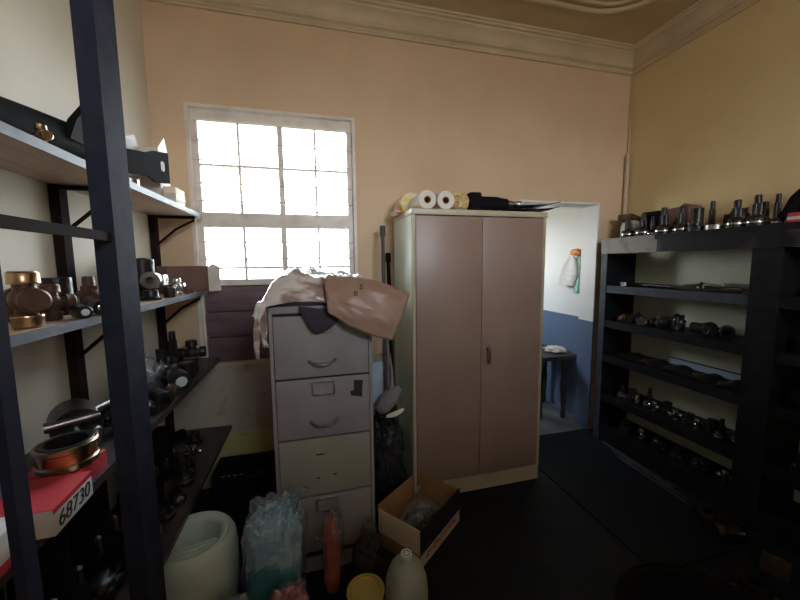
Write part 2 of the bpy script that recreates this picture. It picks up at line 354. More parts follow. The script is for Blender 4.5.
# passage beyond the doorway
PX1 = 2.47
struct('wall_passage_right', MB().box(PX1, PX1+0.15, YB+TH+0.001, 5.1, -0.1, 2.9), pas_m)
struct('wall_passage_far', MB().box(1.1, PX1, 5.0, 5.1, -0.1, 2.9), pas_m)
b = MB(); b.box(1.05, 1.15, YB+TH+0.001, 3.48, -0.1, 2.9); b.box(1.05, 1.15, 4.04, 5.0, -0.1, 2.9); b.box(1.05, 1.15, 3.48, 4.04, 2.02, 2.9); b.box(1.05, 1.15, 3.48, 4.04, -0.1, 1.45)
struct('wall_passage_left', b, pas_m)
struct('floor_passage', MB().box(1.1, PX1, YB+0.02, 5.05, -0.1, -0.001), pfloor_m)
struct('ceiling_passage', MB().box(1.0, PX1+0.2, YB+TH, 5.1, 2.9, 3.0), pas_m)
struct('ground_outside', MB().box(-14, 14, YB+TH+0.5, 26, -0.5, -0.4), yard_m)

# window: frame, mullion, transom, glazing bars, panes, sill
def window():
    y0, y1 = YB+0.035, YB+0.085
    b = MB(); f = 0.045
    b.box(WX0, WX0+f, y0, y1, 1.385, WZ1); b.box(WX1-f, WX1, y0, y1, 1.385, WZ1)
    b.box(WX0+f, WX1-f, y0, y1, WZ1-0.065, WZ1); b.box(WX0+f, WX1-f, y0, y1, 1.375, 1.415)
    b.box(-0.195, -0.160, y0, y1, 1.415, WZ1-0.065)
    b.box(WX0+f, -0.195, y0, y1, 1.755, 1.85); b.box(-0.160, WX1-f, y0, y1, 1.755, 1.85)
    # thin metal edge round the opening on the room side
    w = b.build('window_1', winf_m, None, smooth=0); w['kind'] = 'structure'
    e = MB(); e.box(WX0-0.012, WX0+0.008, YB-0.006, YB+0.035, WZ0, WZ1+0.012); e.box(WX1-0.008, WX1+0.012, YB-0.006, YB+0.035, WZ0, WZ1+0.012)
    e.box(WX0+0.008, WX1-0.008, YB-0.006, YB+0.035, WZ1-0.004, WZ1+0.012)
    e.build('window_lining', winf_m, w, smooth=0)
    def pane(x0, x1, z0, z1, gx, gz):
        g = MB(); g.box(x0, x1, YB+0.060, YB+0.064, z0, z1); g.build('pane', glass_m, w, smooth=0)
        k = MB(); t = 0.008
        for x in gx: k.box(x-t, x+t, YB+0.048, YB+0.074, z0, z1)
        xs = [x0] + [v for x in gx for v in (x-t, x+t)] + [x1]
        for z in gz:
            for i in range(0, len(xs), 2): k.box(xs[i], xs[i+1], YB+0.048, YB+0.074, z-t, z+t)
        k.build('glazing_bar', winf_m, w, smooth=0)
    pane(WX0+f, -0.195, 1.85, WZ1-0.065, [-0.435], [2.15])
    pane(-0.160, WX1-f, 1.85, WZ1-0.065, [0.048], [2.15])
    pane(WX0+f, -0.195, 1.415, 1.755, [-0.43], [1.49])
    pane(-0.160, WX1-f, 1.415, 1.755, [0.055], [1.49])
    return w
win = window()
for k, z in enumerate((1.55, 1.66, 1.92, 2.03, 2.17, 2.29, 2.41)):
    o = MB().cyl((WX0+0.009, YB+0.022, z), (WX1-0.009, YB+0.022, z), 0.0045, seg=8).build('security_bar', winf_m, win)
# pushed-out stay on the right light
MB().tube([(0.06, YB+0.03, 1.862), (-0.02, YB+0.015, 1.868), (-0.05, YB+0.02, 1.875)], 0.006).build('window_stay', winf_m, win)
# maroon ribbed boards closing the bottom of the opening
lv = thing('slatted_panel', 'maroon ribbed boards closing the bottom of the window opening', 'panel', (WX0+0.02, YB+0.05, WZ0))
for k in range(3):
    z = 0.002 + k*0.170
    MB().box(0, WX1-WX0-0.04, -0.02, 0.02, z, z+0.165, bev=0.006).build('slat_board', louvre_m, lv)
MB().box(0, WX1-WX0-0.04, 0.021, 0.035, 0, 0.515).build('backing_board', louvre_m, lv, smooth=0)
MB().box(-0.018, -0.001, -0.03, 0.02, 0, 0.515).build('edge_strip', winf_m, lv, smooth=0)
# conduit in the room's far corner
o = tag(MB().cyl((2.610, 2.420, 0.0), (2.610, 2.420, 2.40), 0.016).build('conduit_pipe', conduit_m), 'painted vertical conduit pipe in the corner above the black shelf unit', 'pipe')
o = tag(MB().tube([(2.632, 2.44, 2.40+0.64*k/6) for k in range(7)], 0.006, 8).build('cable', conduit_m), 'thin painted cable running up the corner to the cornice', 'cable')

# ================================================================ STEEL CUPBOARD
cb = thing('steel_cupboard', 'tall tan two-door steel cupboard standing in front of the doorway edge', 'cupboard', (0.575, 1.95, 0))
CW, CD, CH = 0.905, 0.46, 1.826
b = MB(); b.box(0, 0.02, 0.0, CD, 0.10, CH-0.035); b.box(CW-0.02, CW, 0.0, CD, 0.10, CH-0.035); b.box(0.02, CW-0.02, CD-0.01, CD, 0.10, CH-0.035)
b.box(0.02, CW-0.02, 0.012, CD-0.01, 0.10, 0.12)
b.build('body', cupf_m, cb, smooth=0)
MB().box(-0.002, 0.0, 0.022, CD, 0.10, CH-0.036).build('side_panel', cups_m, cb, smooth=0)['label'] = 'pale green side panel'
MB().box(-0.006, CW+0.006, -0.006, CD, CH-0.035, CH, bev=0.004).build('top', cupf_m, cb)
MB().box(0.0, CW, 0.004, CD, 0, 0.10).build('plinth', cupf_m, cb, smooth=0)
for k in (0, 1):
    x0 = 0.022 + k*0.4315; d = MB().box(x0, x0+0.4285, -0.004, 0.012, 0.112, CH-0.04, bev=0.003).build('door', cup_m, cb)
    if k:
        h = MB(); h.lathe([(0, 0), (0.017, 0), (0.017, 0.006), (0.012, 0.010), (0.012, 0.02), (0, 0.02)], Matrix.Translation((0.50, -0.0045, 0.965)) @ rotm(PI/2))
        h.box(0.492, 0.508, -0.030, -0.020, 0.865, 0.985, bev=0.004)
        h.build('handle', steel_m, d)['label'] = 'steel lever handle'
for z in (0.30, 0.95, 1.60):
    MB().cyl((CW-0.012, -0.006, z), (CW-0.012, -0.006, z+0.06), 0.005).build('hinge', cupf_m, cb)

# ---- on top of the cupboard
def paper_roll(x, y, name, label, m, wrapped=False):
    t = thing(name, label, 'paper roll', (x, y, CH), group='rolls on the cupboard')
    r = 0.068 if wrapped else 0.056; M = Matrix.Translation((0, 0, r)) @ rotm(PI/2)
    MB().lathe([(0.022, 0), (r-0.004, 0), (r, 0.004), (r, 0.21), (r-0.004, 0.215), (0.022, 0.215), (0.022, 0)], M, 32).build('roll', paper_m, t)
    if wrapped:
        MB().lathe([(r+0.001, 0.012), (r+0.003, 0.02), (r+0.003, 0.215), (r-0.01, 0.222), (0.0, 0.222), (0, 0.219), (r-0.012, 0.219), (r+0.001, 0.213), (r+0.001, 0.012)], M, 32).build('wrapper', yellow_m, t)['label'] = 'yellow printed wrapper'
        MB().lathe([(0, -0.003), (0.03, -0.006), (r-0.01, -0.002), (r-0.008, 0.0), (0, 0.0)], M, 32).build('end_cover', paper_m, t)
    else:
        MB().lathe([(0.0185, 0.002), (0.0218, 0.002), (0.0218, 0.212), (0.0185, 0.212), (0.0185, 0.002)], M, 24).build('cardboard_core', card_m, t)
paper_roll(0.640, 2.405, 'paper_roll', 'white paper roll still in its yellow wrapper on the cupboard', paper_m, True)
paper_roll(0.677, 2.185, 'paper_roll', 'unwrapped white paper roll next to the yellow wrapped one', paper_m)
paper_roll(0.794, 2.185, 'paper_roll', 'unwrapped white paper roll beside the crumpled tan packet', paper_m)
t = thing('crumpled_packet', 'crumpled tan and yellow plastic packet between paper rolls and black tool', 'packet', (0.920, 2.06, CH))
MB().blob((0, 0, 0.055), (0.070, 0.06, 0.057), 5, 0.25, 2.2, 4, flat=0.05).build('packet_body', tan_pl, t)
MB().blob((-0.02, -0.01, 0.100), (0.038, 0.035, 0.015), 8, 0.4, 3, 3).build('packet_twist', yellow_m, t)
# black power tool
t = thing('angle_grinder', 'black hand power tool lying on the cupboard top', 'power tool', (1.095, 2.02, CH), (0, 0, math.radians(-4))); t.scale = (1.15, 1.15, 1.25)
MB().lathe([(0, -0.085), (0.030, -0.085), (0.036, -0.07), (0.036, 0.02), (0.030, 0.05), (0.027, 0.085), (0, 0.085)], Matrix.Translation((0.03, 0, 0.042)) @ rotm(0, PI/2)).build('motor_housing', rubber_m, t)
MB().box(-0.115, -0.045, -0.035, 0.035, 0.004, 0.095, bev=0.014).build('gear_head', rubber_m, t)
MB().lathe([(0, 0), (0.016, 0), (0.016, 0.03), (0.011, 0.04), (0.011, 0.065), (0.014, 0.07), (0.014, 0.085), (0, 0.09)], Matrix.Translation((0.113, 0, 0.045)) @ rotm(0, PI/2)).build('spindle', steel_m, t)
MB().box(-0.06, 0.02, -0.02, 0.02, 0.0, 0.012).build('switch', rubber_m, t)
# flat black sheets
def sheet_pile(x, y, w, d, z, rz, m, label, curl, seed):
    def fn(u, v):
        return ((u-0.5)*w, (v-0.5)*d, curl*(u**3) + 0.004*noise.noise(Vector((u*3+seed, v*3, 0))))
    o = MB().sheet(fn, 12, 8, 0.004).build('flat_sheet', m, None, (x, y, z), (0, 0, rz))
    return tag(o, label, 'sheet', 'sheets on the cupboard')
sheet_pile(1.24, 2.25, 0.56, 0.26, CH+0.008, 0.03, dkbag_m, 'lowest and widest black sheet on the right half of the cupboard top', 0.0, 1)
sheet_pile(1.41, 2.10, 0.38, 0.24, CH+0.020, -0.08, rubber_m, 'second black sheet in the pile, its end overhanging the cupboard edge', 0.02, 2)
sheet_pile(1.42, 2.18, 0.32, 0.20, CH+0.032, 0.10, greyc_m, 'grey sheet lying third in the pile on the cupboard', 0.016, 3)
sheet_pile(1.43, 2.09, 0.36, 0.22, CH+0.046, -0.02, dkbag_m, 'topmost black sheet of the pile with curled tip over the doorway', 0.030, 4)
t = thing('red_white_packet', 'small red and white packet at the cupboard left top corner', 'packet', (0.605, 2.28, CH), (0, 0, 0.2))
MB().box(-0.07, 0.03, -0.05, 0.05, 0, 0.03, bev=0.006).build('carton', cardw_m, t)
MB().box(-0.068, 0.032, -0.052, -0.0505, 0.004, 0.018).build('red_band', cardr_m, t, smooth=0)

# ================================================================ FILING CABINET
FX, FY, FW, FD, FH = -0.197, 1.6, 0.463, 0.60, 1.318
fc = thing('filing_cabinet', 'grey four-drawer steel filing cabinet under the window', 'filing cabinet', (FX, FY, 0))
b = MB(); b.box(0, 0.016, 0, FD, 0, FH-0.02); b.box(FW-0.016, FW, 0, FD, 0, FH-0.02); b.box(0.016, FW-0.016, FD-0.01, FD, 0, FH-0.02)
b.box(0.016, FW-0.016, 0.004, FD-0.01, 0, 0.075)
b.build('body', fil_m, fc, smooth=0)
MB().box(0, FW, -0.002, FD, FH-0.032, FH, bev=0.005).build('top', fil_m, fc)
MB().box(0.016, FW-0.016, 0.012, 0.02, 0.075, FH-0.03).build('inner_panel', gap_m, fc, smooth=0)
zs = [0.985, 0.693, 0.402, 0.110]
for k, z0 in enumerate(zs):
    z1 = z0 + 0.288 - (0.005 if k else 0)
    d = MB().box(0.019, FW-0.019, -0.006, 0.010, z0, z1, bev=0.004).build('drawer', fily_m if k == 2 else fil_m, fc)
    if k == 2: d['label'] = 'drawer front with yellow stain and missing handle'
    cx = 0.228; cz = z0 + 0.155
    if k != 2:
        h = MB(); h.tube([(cx-0.062, -0.006, z0+0.078), (cx-0.052, -0.014, z0+0.072), (cx-0.03, -0.027, z0+0.064), (cx, -0.031, z0+0.061), (cx+0.03, -0.027, z0+0.064), (cx+0.052, -0.014, z0+0.072), (cx+0.062, -0.006, z0+0.078)], 0.007)
        h.box(cx-0.066, cx-0.05, -0.008, -0.0055, z0+0.068, z0+0.086); h.box(cx+0.05, cx+0.066, -0.008, -0.0055, z0+0.068, z0+0.086)
        h.build('handle', steel_m, d)
        q = MB(); w, hh, t_ = 0.052, 0.033, 0.006; c2 = z0 + 0.235
        q.box(cx-w, cx+w, -0.011, -0.0055, c2+hh-t_, c2+hh); q.box(cx-w, cx+w, -0.011, -0.0055, c2-hh, c2-hh+t_)
        q.box(cx-w, cx-w+t_, -0.011, -0.0055, c2-hh+t_, c2+hh-t_); q.box(cx+w-t_, cx+w, -0.011, -0.0055, c2-hh+t_, c2+hh-t_)
        q.build('label_holder', steel_m, d, smooth=0)
        if k in (0, 1):
            MB().box(cx-w+t_, cx+w-t_, -0.008, -0.0058, c2-hh+t_, c2+hh-t_).build('label_card', fil_m, d, smooth=0)
    else:
        q = MB(); q.box(cx-0.045, cx-0.005, -0.0075, -0.0055, z0+0.20, z0+0.206); q.box(cx-0.045, cx-0.03, -0.0075, -0.0055, z0+0.083, z0+0.089)
        q.box(cx+0.035, cx+0.05, -0.0075, -0.0055, z0+0.09, z0+0.097); q.build('screw_slot', gap_m, d, smooth=0)
    if k == 1:
        p = MB().prism([(0.355, 0.88), (0.41, 0.868), (0.41, 0.905), (0.415, 0.95), (0.372, 0.955), (0.370, 0.905), (0.352, 0.90)], 0.0058, 0.0072, rotm(PI/2))
        p.build('torn_sticker', ink_m, d, smooth=0)
# ---- crumpled sack draped on the filing cabinet
sk = thing('crumpled_sack', 'crumpled shiny sack with brown paper end lying on the filing cabinet', 'sack', (0.03, 1.84, FH))
def top_fn(u, v):
    # u across (left to right), v front to back
    x = -0.285 + u*0.60; y = -0.285 + v*0.56
    e = min(1, 4.5*min(u, 1-u)+0.05) * min(1, 6*min(v, 1-v)+0.12)
    hump = 0.125*(max(0.0, math.sin(PI*min(1, max(0, u*0.85+0.12))))**0.6)*max(0.0, e)**0.7
    n = noise.fractal(Vector((u*4, v*3.5, 1.3)), 0.7, 2.0, 5)*0.034 - 0.045*abs(noise.noise(Vector((u*6+v*4, v*6-u*2, 4)))) - 0.02*abs(noise.noise(Vector((u*15-v*6, v*12, 9))))+0.02
    z = 0.012 + hump + n*min(1, e*1.6)
    if v < 0.05: z = max(0.004, z-0.02)
    if u < 0.12: z -= (0.12-u)*0.5*(1-v*0.3)
    return (x + 0.02*noise.noise(Vector((u*4, v*6, 9))), y, max(z, 0.004) if -0.22 < x < 0.225 else max(z, -0.03))
MB().sheet(top_fn, 46, 40, 0.006).build('sack_body', foil_m, sk, smooth=180)['label'] = 'shiny pale plastic sack body'
def flap_fn(u, v):
    # brown end: runs from the hump forward over the front right corner
    A = Vector((0.02, -0.27, 0.105)); B = Vector((0.16, 0.0, 0.155)); Cc = Vector((0.415, -0.255, 0.035)); D = Vector((0.315, -0.315, -0.165)); E_ = Vector((0.03, -0.305, -0.022))
    top = A.lerp(B, min(1, u*2)) if u < 0.5 else B.lerp(Cc, (u-0.5)*2)
    top = Vector((0.02+0.395*u, -0.235-0.03*u, 0.122 + 0.02*math.sin(PI*u) - 0.085*u**1.7))
    bot = E_.lerp(D, u) + Vector((0, 0, -0.02*math.sin(PI*u)))
    p = top.lerp(bot, v); bulge = 0.035*math.sin(PI*v)*(0.4+0.6*math.sin(PI*u))
    w = 0.012*noise.fractal(Vector((u*3, v*3, 2.2)), 0.8, 2.0, 3)
    return (p.x, p.y - bulge - abs(w) - 0.012, p.z + w*0.5)
MB().sheet(flap_fn, 26, 20, 0.005).build('brown_end', brownp_m, sk, smooth=180)['label'] = 'stiff brown paper end'
def back_fn(u, v):
    t0 = Vector(flap_fn(u, 0.0)); q = Vector((0.02+0.40*u*(1-0.35*v), -0.235+0.34*v, 0.128 - 0.06*u - 0.02*v + 0.02*noise.noise(Vector((u*3, v*3, 7)))))
    return t0.lerp(q, min(1, v*4)) if v < 0.25 else q
MB().sheet(back_fn, 20, 16, 0.005).build('brown_upper_face', brownp_m, sk, smooth=180)
def tail(name, p0, p1, p2, w0, w1, m, seed):
    p0, p1, p2 = Vector(p0), Vector(p1), Vector(p2)
    def fn(u, v):
        c = p0*(1-v)**2 + p1*2*v*(1-v) + p2*v*v; w = w0+(w1-w0)*v
        return (c.x + (u-0.5)*w + 0.008*noise.noise(Vector((u*2, v*5, seed))), c.y + 0.02*noise.noise(Vector((u*3, v*4, seed+5))), c.z)
    return MB().sheet(fn, 8, 18, 0.003).build(name, m, sk, smooth=180)
tail('plastic_tail', (-0.235, -0.27, 0.03), (-0.275, -0.30, 0.0), (-0.272, -0.285, -0.22), 0.05, 0.012, foil_m, 1)
tail('plastic_tail', (-0.225, -0.20, 0.02), (-0.262, -0.23, -0.02), (-0.245, -0.22, -0.185), 0.04, 0.025, foil_m, 2)
# sack_writing: short marker scrawl on the brown face
for s_, dx, dz in (('S', 0.13, 0.085), ('B', 0.105, 0.055)):
    text_mesh('marker_scrawl', s_, 0.035, ink_m, sk, frame_M((dx+0.05, -0.315, dz), (1, 0, -0.2), (0, 0.35, 1)))
def pouch_fn(u, v):
    w = (1-v)**0.6; x = -0.045 + (u-0.36)*0.21*w
    return (x, -0.262 - 0.008*math.sin(PI*v)-0.004*math.sin(PI*u), 0.006 - 0.128*v - 0.03*u*(1-v))
o = MB().sheet(pouch_fn, 14, 12, 0.008).build('hanging_cloth', cloth_m, None, (0.055, 1.838, FH-0.004), smooth=180)
tag(o, 'dark purple cloth tip hanging over the top filing drawer', 'cloth')

# ================================================================ LEFT SHELVING
RACK = thing('wall_shelving', 'long dark steel bracket shelving along the wall left of the window', 'shelving', (XL, 0.0, 0))
SX = {1: -0.652, 2: -0.652, 3: -0.602, 4: -0.566}
SZ = {1: 1.822, 2: 1.350, 3: 0.912, 4: 0.430}
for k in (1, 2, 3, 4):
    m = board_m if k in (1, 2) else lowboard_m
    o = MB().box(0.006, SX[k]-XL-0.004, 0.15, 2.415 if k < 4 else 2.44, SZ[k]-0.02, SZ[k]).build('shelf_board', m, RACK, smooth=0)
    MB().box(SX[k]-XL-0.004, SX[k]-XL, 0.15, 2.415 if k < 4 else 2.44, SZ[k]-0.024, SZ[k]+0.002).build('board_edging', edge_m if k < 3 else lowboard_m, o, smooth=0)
for y in (0.5, 1.555, 2.335):
    MB().box(0.002, 0.035, y-0.022, y+0.022, 0, 1.95).build('upright', brownblk_m, RACK, smooth=0)
    for k in (1, 2, 3, 4):
        L = SX[k]-XL-0.02
        b = MB(); b.box(0.035, L, y-0.010, y+0.010, SZ[k]-0.036, SZ[k]-0.0205)
        br = b.build('bracket_arm', brownblk_m, RACK, smooth=0)
        MB().tube([(0.03, y, SZ[k]-0.19), (L*0.55, y, SZ[k]-0.10), (L-0.008, y, SZ[k]-0.046), (L-0.004, y, SZ[k]-0.040)], 0.007, 8).build('strut', brownblk_m, br)
fr = thing('angle_iron_frame', 'blue-black angle iron frame standing close in front of the shelving', 'frame', (-0.476, 1.02, 0))
b = MB(); b.prism([(0, 0), (0, 0.098), (-0.006, 0.098), (-0.006, 0.006), (-0.046, 0.006), (-0.046, 0)], 0, 2.9); b.build('post', post_m, fr, smooth=0)
b = MB(); b.prism([(0, -0.367), (0, -0.338), (-0.005, -0.338), (-0.005, -0.362), (-0.016, -0.362), (-0.016, -0.367)], 0, 2.9); b.build('post', post_m, fr, smooth=0)
MB().box(-0.016, -0.0065, -0.337, -0.001, 1.566, 1.588).build('crossbar', brownblk_m, fr, smooth=0)

# ================================================================ MECHANICAL PARTS
def ring_prof(ro, ri, h):
    c = min(0.003, h*0.2); return [(ri, 0), (ro-c, 0), (ro, c), (ro, h-c), (ro-c, h), (ri, h), (ri, 0)]
def bearing(label, loc, ro=0.05, h=0.025, rot=(0, 0, 0), m=None, group=None):
    t = thing('ball_bearing', label, 'bearing', loc, rot, group); m = m or steel_m
    MB().lathe(ring_prof(ro, ro*0.82, h), None, 36).build('outer_race', m, t)
    MB().lathe(ring_prof(ro*0.66, ro*0.5, h), None, 32).build('inner_race', m, t)
    MB().lathe(ring_prof(ro*0.81, ro*0.67, h*0.9), Matrix.Translation((0, 0, h*0.04)), 32).build('seal', rubber_m, t)
    return t
def ujoint(label, loc, s=0.07, rz=0, body=None, cap=None, group=None, name='universal_joint', cap2=None):
    """cross standing on one cup: four bearing cups on trunnions"""
    body = body or rust_m; cap = cap or brass_m
    t = thing(name, label, 'universal joint', loc, (0, 0, rz), group)
    b = MB(); c = Vector((0, 0, s))
    b.blob(c, (s*0.46, s*0.46, s*0.46), 1, 0.0, 1, 3)
    for d in ((1, 0, 0), (-1, 0, 0), (0, 0, 1), (0, 0, -1)): b.cyl(c, c+Vector(d)*s*0.62, s*0.34, s*0.30, 18)
    b.build('cross', body, t)
    for d in ((1, 0, 0), (-1, 0, 0), (0, 0, 1), (0, 0, -1)):
        q = Vector(d).to_track_quat('Z', 'Y').to_matrix().to_4x4()
        MB().lathe([(s*0.36, 0.55*s), (s*0.43, 0.55*s), (s*0.44, 0.60*s), (s*0.42, 0.63*s), (s*0.42, 0.93*s), (s*0.36, s), (0, s), ], Matrix.Translation(c) @ q, 24).build('bearing_cup', (cap2 or cap) if d[0] else cap, t)
    return t
def yoke(label, loc, s=0.06, rot=(0, 0, 0), m=None, group=None, name='yoke'):
    """fork: two ears with eyes on a stub tube"""
    m = m or steel_m
    t = thing(name, label, 'yoke', loc, rot, group)
    MB().lathe([(s*0.3, 0), (s*0.62, 0), (s*0.66, s*0.08), (s*0.66, s*0.7), (s*0.5, s*0.85), (0, s*0.85), ], None, 24).build('stub_tube', m, t)
    for sg in (-1, 1):
        b = MB(); M = Matrix.Translation((sg*s*0.62, 0, 0)) @ rotm(PI/2, 0, PI/2)
        pts = [(-s*0.38, s*0.6)]
        pts += [(-s*0.42, s*1.35)] + [(s*0.42*math.cos(a), s*1.45 + s*0.42*math.sin(a)) for a in [PI*k/8 for k in range(7, 0, -1)]] + [(s*0.42, s*1.35), (s*0.38, s*0.6)]
        b.prism(pts[::-1], -s*0.11, s*0.11, M); e = b.build('ear', m, t)
        MB().lathe([(s*0.14, -s*0.15), (s*0.24, -s*0.15), (s*0.24, s*0.15), (s*0.14, s*0.15), (s*0.14, -s*0.15)], Matrix.Translation((sg*s*0.62, 0, s*1.45)) @ rotm(0, PI/2), 20).build('eye', bright_m, e)
    return t
def cvjoint(label, loc, h=0.16, r=0.045, rot=(0, 0, 0), m=None, ring=None, group=None, name='drive_joint'):
    """cup at the bottom, splined stub up"""
    m = m or oily_m; ring = ring or bright_m
    t = thing(name, label, 'drive joint', loc, rot, group)
    MB().lathe([(0, 0), (r*0.9, 0), (r, r*0.12), (r, r*0.95), (r*0.88, r*1.2), (r*0.62, r*1.35), (r*0.5, r*1.45), (0, r*1.45)], None, 28).build('cup', m, t)
    MB().lathe(ring_prof(r*1.07, r*0.99, r*0.3), Matrix.Translation((0, 0, r*0.42)), 28).build('collar', ring, t)
    b = MB(); n = 18; pr = []
    for k in range(2*n): rr = r*(0.47 if k % 2 else 0.41); pr.append((rr*math.cos(PI*k/n), rr*math.sin(PI*k/n)))
    b.prism(pr, r*1.3, h*0.72); sp = b.build('splined_shaft', m, t)
    MB().lathe([(0, h*0.72), (r*0.36, h*0.72), (r*0.36, h*0.94), (r*0.3, h), (0, h)], None, 16).build('threaded_tip', m, sp)
    return t
def bush(label, loc, r=0.035, h=0.06, rot=(0, 0, 0), m=None, end=None, group=None, name='steel_bush'):
    t = thing(name, label, 'bush', loc, rot, group); m = m or oily_m
    MB().lathe(ring_prof(r, r*0.55, h), None, 28).build('sleeve', m, t)
    MB().lathe([(0, h*0.9), (r*0.54, h*0.9), (r*0.54, h*1.0), (r*0.3, h*1.03), (0, h*1.03)], None, 24).build('end_cap', end or bright_m, t)
    return t
def hub(label, loc, r=0.06, h=0.06, rot=(0, 0, 0), m=None, group=None, name='flanged_hub'):
    t = thing(name, label, 'hub', loc, rot, group); m = m or oily_m
    MB().lathe([(r*0.3, 0), (r, 0), (r, h*0.22), (r*0.72, h*0.3), (r*0.66, h*0.4), (r*0.64, h), (r*0.3, h), (r*0.3, 0)], None, 28).build('flange', m, t)
    for k in range(4):
        a = PI/4+k*PI/2; MB().lathe([(0, h*0.21), (r*0.12, h*0.21), (r*0.12, h*0.42), (0, h*0.45)], Matrix.Translation((r*0.78*math.cos(a), r*0.78*math.sin(a), 0)), 6).build('bolt', steel_m, t)
    return t
def casting(label, loc, s=(0.05, 0.06, 0.04), seed=1, m=None, rot=(0, 0, 0), group=None, name='iron_casting'):
    """lumpy cast arm: eye at each end, web between"""
    t = thing(name, label, 'casting', loc, rot, group); m = m or oily_m
    b = MB(); b.blob((0, 0, s[2]*0.8), (s[0], s[1]*0.9, s[2]), seed, 0.35, 1.6, 3, flat=s[2]*0.79, power=0.8); b.build('body', m, t, smooth=50)
    M = Matrix.Translation((0, s[1]*0.9, 0)) @ Matrix.Translation((0, 0, s[2]*0.05))
    MB().lathe(ring_prof(s[0]*0.6, s[0]*0.3, s[2]*1.3), M, 20).build('boss', m, t)
    MB().cyl((0, -s[1]*0.6, s[2]*0.9), (0, -s[1]*1.1, s[2]*1.2), s[0]*0.28, s[0]*0.2, 14).build('stud', steel_m if seed % 2 else m, t)
    return t
def rod(label, p0, p1, r, m, name='steel_rod', cat='rod', group=None):
    p0, p1 = Vector(p0), Vector(p1); t = thing(name, label, cat, p0, (0, 0, 0), group); d = p1-p0
    MB().cyl((0, 0, 0), d, r, seg=14).build('shank', m, t); n = d.normalized()
    MB().cyl(-n*0.002, n*r*1.2, r*1.3, seg=14).build('head', m, t)
    return t

# ---- shelf 1 (top left)
S1, S2, S3, S4 = SZ[1]+0.0, SZ[2]+0.0, SZ[3]+0.0, SZ[4]+0.0
t = ujoint('brown universal joint on top shelf nearest the camera', (-0.690, 1.165, S1), 0.030, -0.6, rust_m, brass_m)
t = thing('torsion_arm', 'long black iron arm lying behind the front post on the top shelf', 'iron arm', (-0.775, 1.20, S1), (0, 0, 0))
b = MB(); b.tube([(-0.01, -0.28, 0.055), (-0.012, -0.12, 0.056), (-0.005, 0.04, 0.070), (0.0, 0.20, 0.082), (0.005, 0.32, 0.080)], 0.052, 18, 0.078); b.build('arm', rubber_m, t)
MB().lathe(ring_prof(0.075, 0.035, 0.12), Matrix.Translation((0.06, 0.30, 0.078)) @ rotm(0, -PI/2), 24).build('eye', rubber_m, t)
b = MB(); b.prism([(-0.09, 0), (0.07, 0), (0.07, 0.12), (0.03, 0.15), (-0.05, 0.07)], -0.012, 0.012, Matrix.Translation((0.06, 0.20, 0.075)) @ rotm(PI/2, 0, PI/2)); b.build('lug', rubber_m, t)
t = thing('slotted_bracket', 'black steel bracket with slotted tab on the top shelf beside white boxes', 'bracket', (-0.765, 1.70, S1), (0, 0, math.radians(-13)))
MB().box(-0.03, 0.03, -0.03, 0.0, 0, 0.14).build('foot', rubber_m, t, smooth=0)
# arm runs forward from post to a slotted plate
b = MB(); z0, z1 = 0.100, 0.178
b.prism([(-0.10, 0.060), (0.18, 0.100), (0.23, 0.082), (0.34, 0.100), (0.34, 0.250), (0.23, 0.228), (0.18, 0.205), (-0.10, 0.155)], -0.004, 0.004, rotm(PI/2, 0, PI/2) ); 
b.build('plate', rubber_m, t, smooth=0)
MB().prism([(0.290+0.014*math.cos(a), 0.172+(0.012 if math.sin(a) > 0 else -0.012)+0.012*math.sin(a)) for a in [2*PI*k/20 for k in range(20)]], -0.0048, 0.0048, rotm(PI/2, 0, PI/2)).build('slot', cardw_m, t, smooth=0)
def carton(name, label, x0, x1, y0, y1, z0, z1, m, open_lid=None, band=None, rz=0, group=None):
    cx, cy = (x0+x1)/2, (y0+y1)/2; w, d, h = x1-x0, y1-y0, z1-z0
    t = thing(name, label, 'box', (cx, cy, z0), (0, 0, rz), group)
    MB().box(-w/2, w/2, -d/2, d/2, 0, h, bev=0.002).build('carton_body', m, t)
    if open_lid:
        b = MB(); b.prism([(-d/2, h), (d/2, h), (d/2*0.4, h+open_lid)], 0, 0.002, Matrix.Translation((w/2-0.003, 0, 0)) @ rotm(PI/2, 0, PI/2)); b.build('lid_flap', m, t, smooth=0)
    if band:
        MB().box(-w/2-0.001, w/2+0.001, -d/2-0.001, d/2+0.001, h*0.30, h*0.62).build('printed_band', band, t, smooth=0)
    return t
carton('parts_box', 'tall white box with raised lid flap at the window end of the top shelf', -0.83, -0.725, 2.02, 2.15, S1, S1+0.27, cardw_m, 0.08)
carton('parts_box', 'brown box behind the slotted bracket on the top shelf', -0.88, -0.80, 1.70, 1.86, S1, S1+0.20, cardl_m)
carton('parts_box', 'small open pale box low at the window end of the top shelf edge', -0.715, -0.66, 2.02, 2.15, S1, S1+0.085, cardl_m, None, cardw_m)
carton('parts_box', 'white box standing between brown box and raised lid box on top shelf', -0.88, -0.80, 1.88, 2.00, S1, S1+0.27, cardw_m, 0.04)
bearing('small bright bearing on the top shelf just beside the front post', (-0.69, 1.63, S1), 0.028, 0.03)

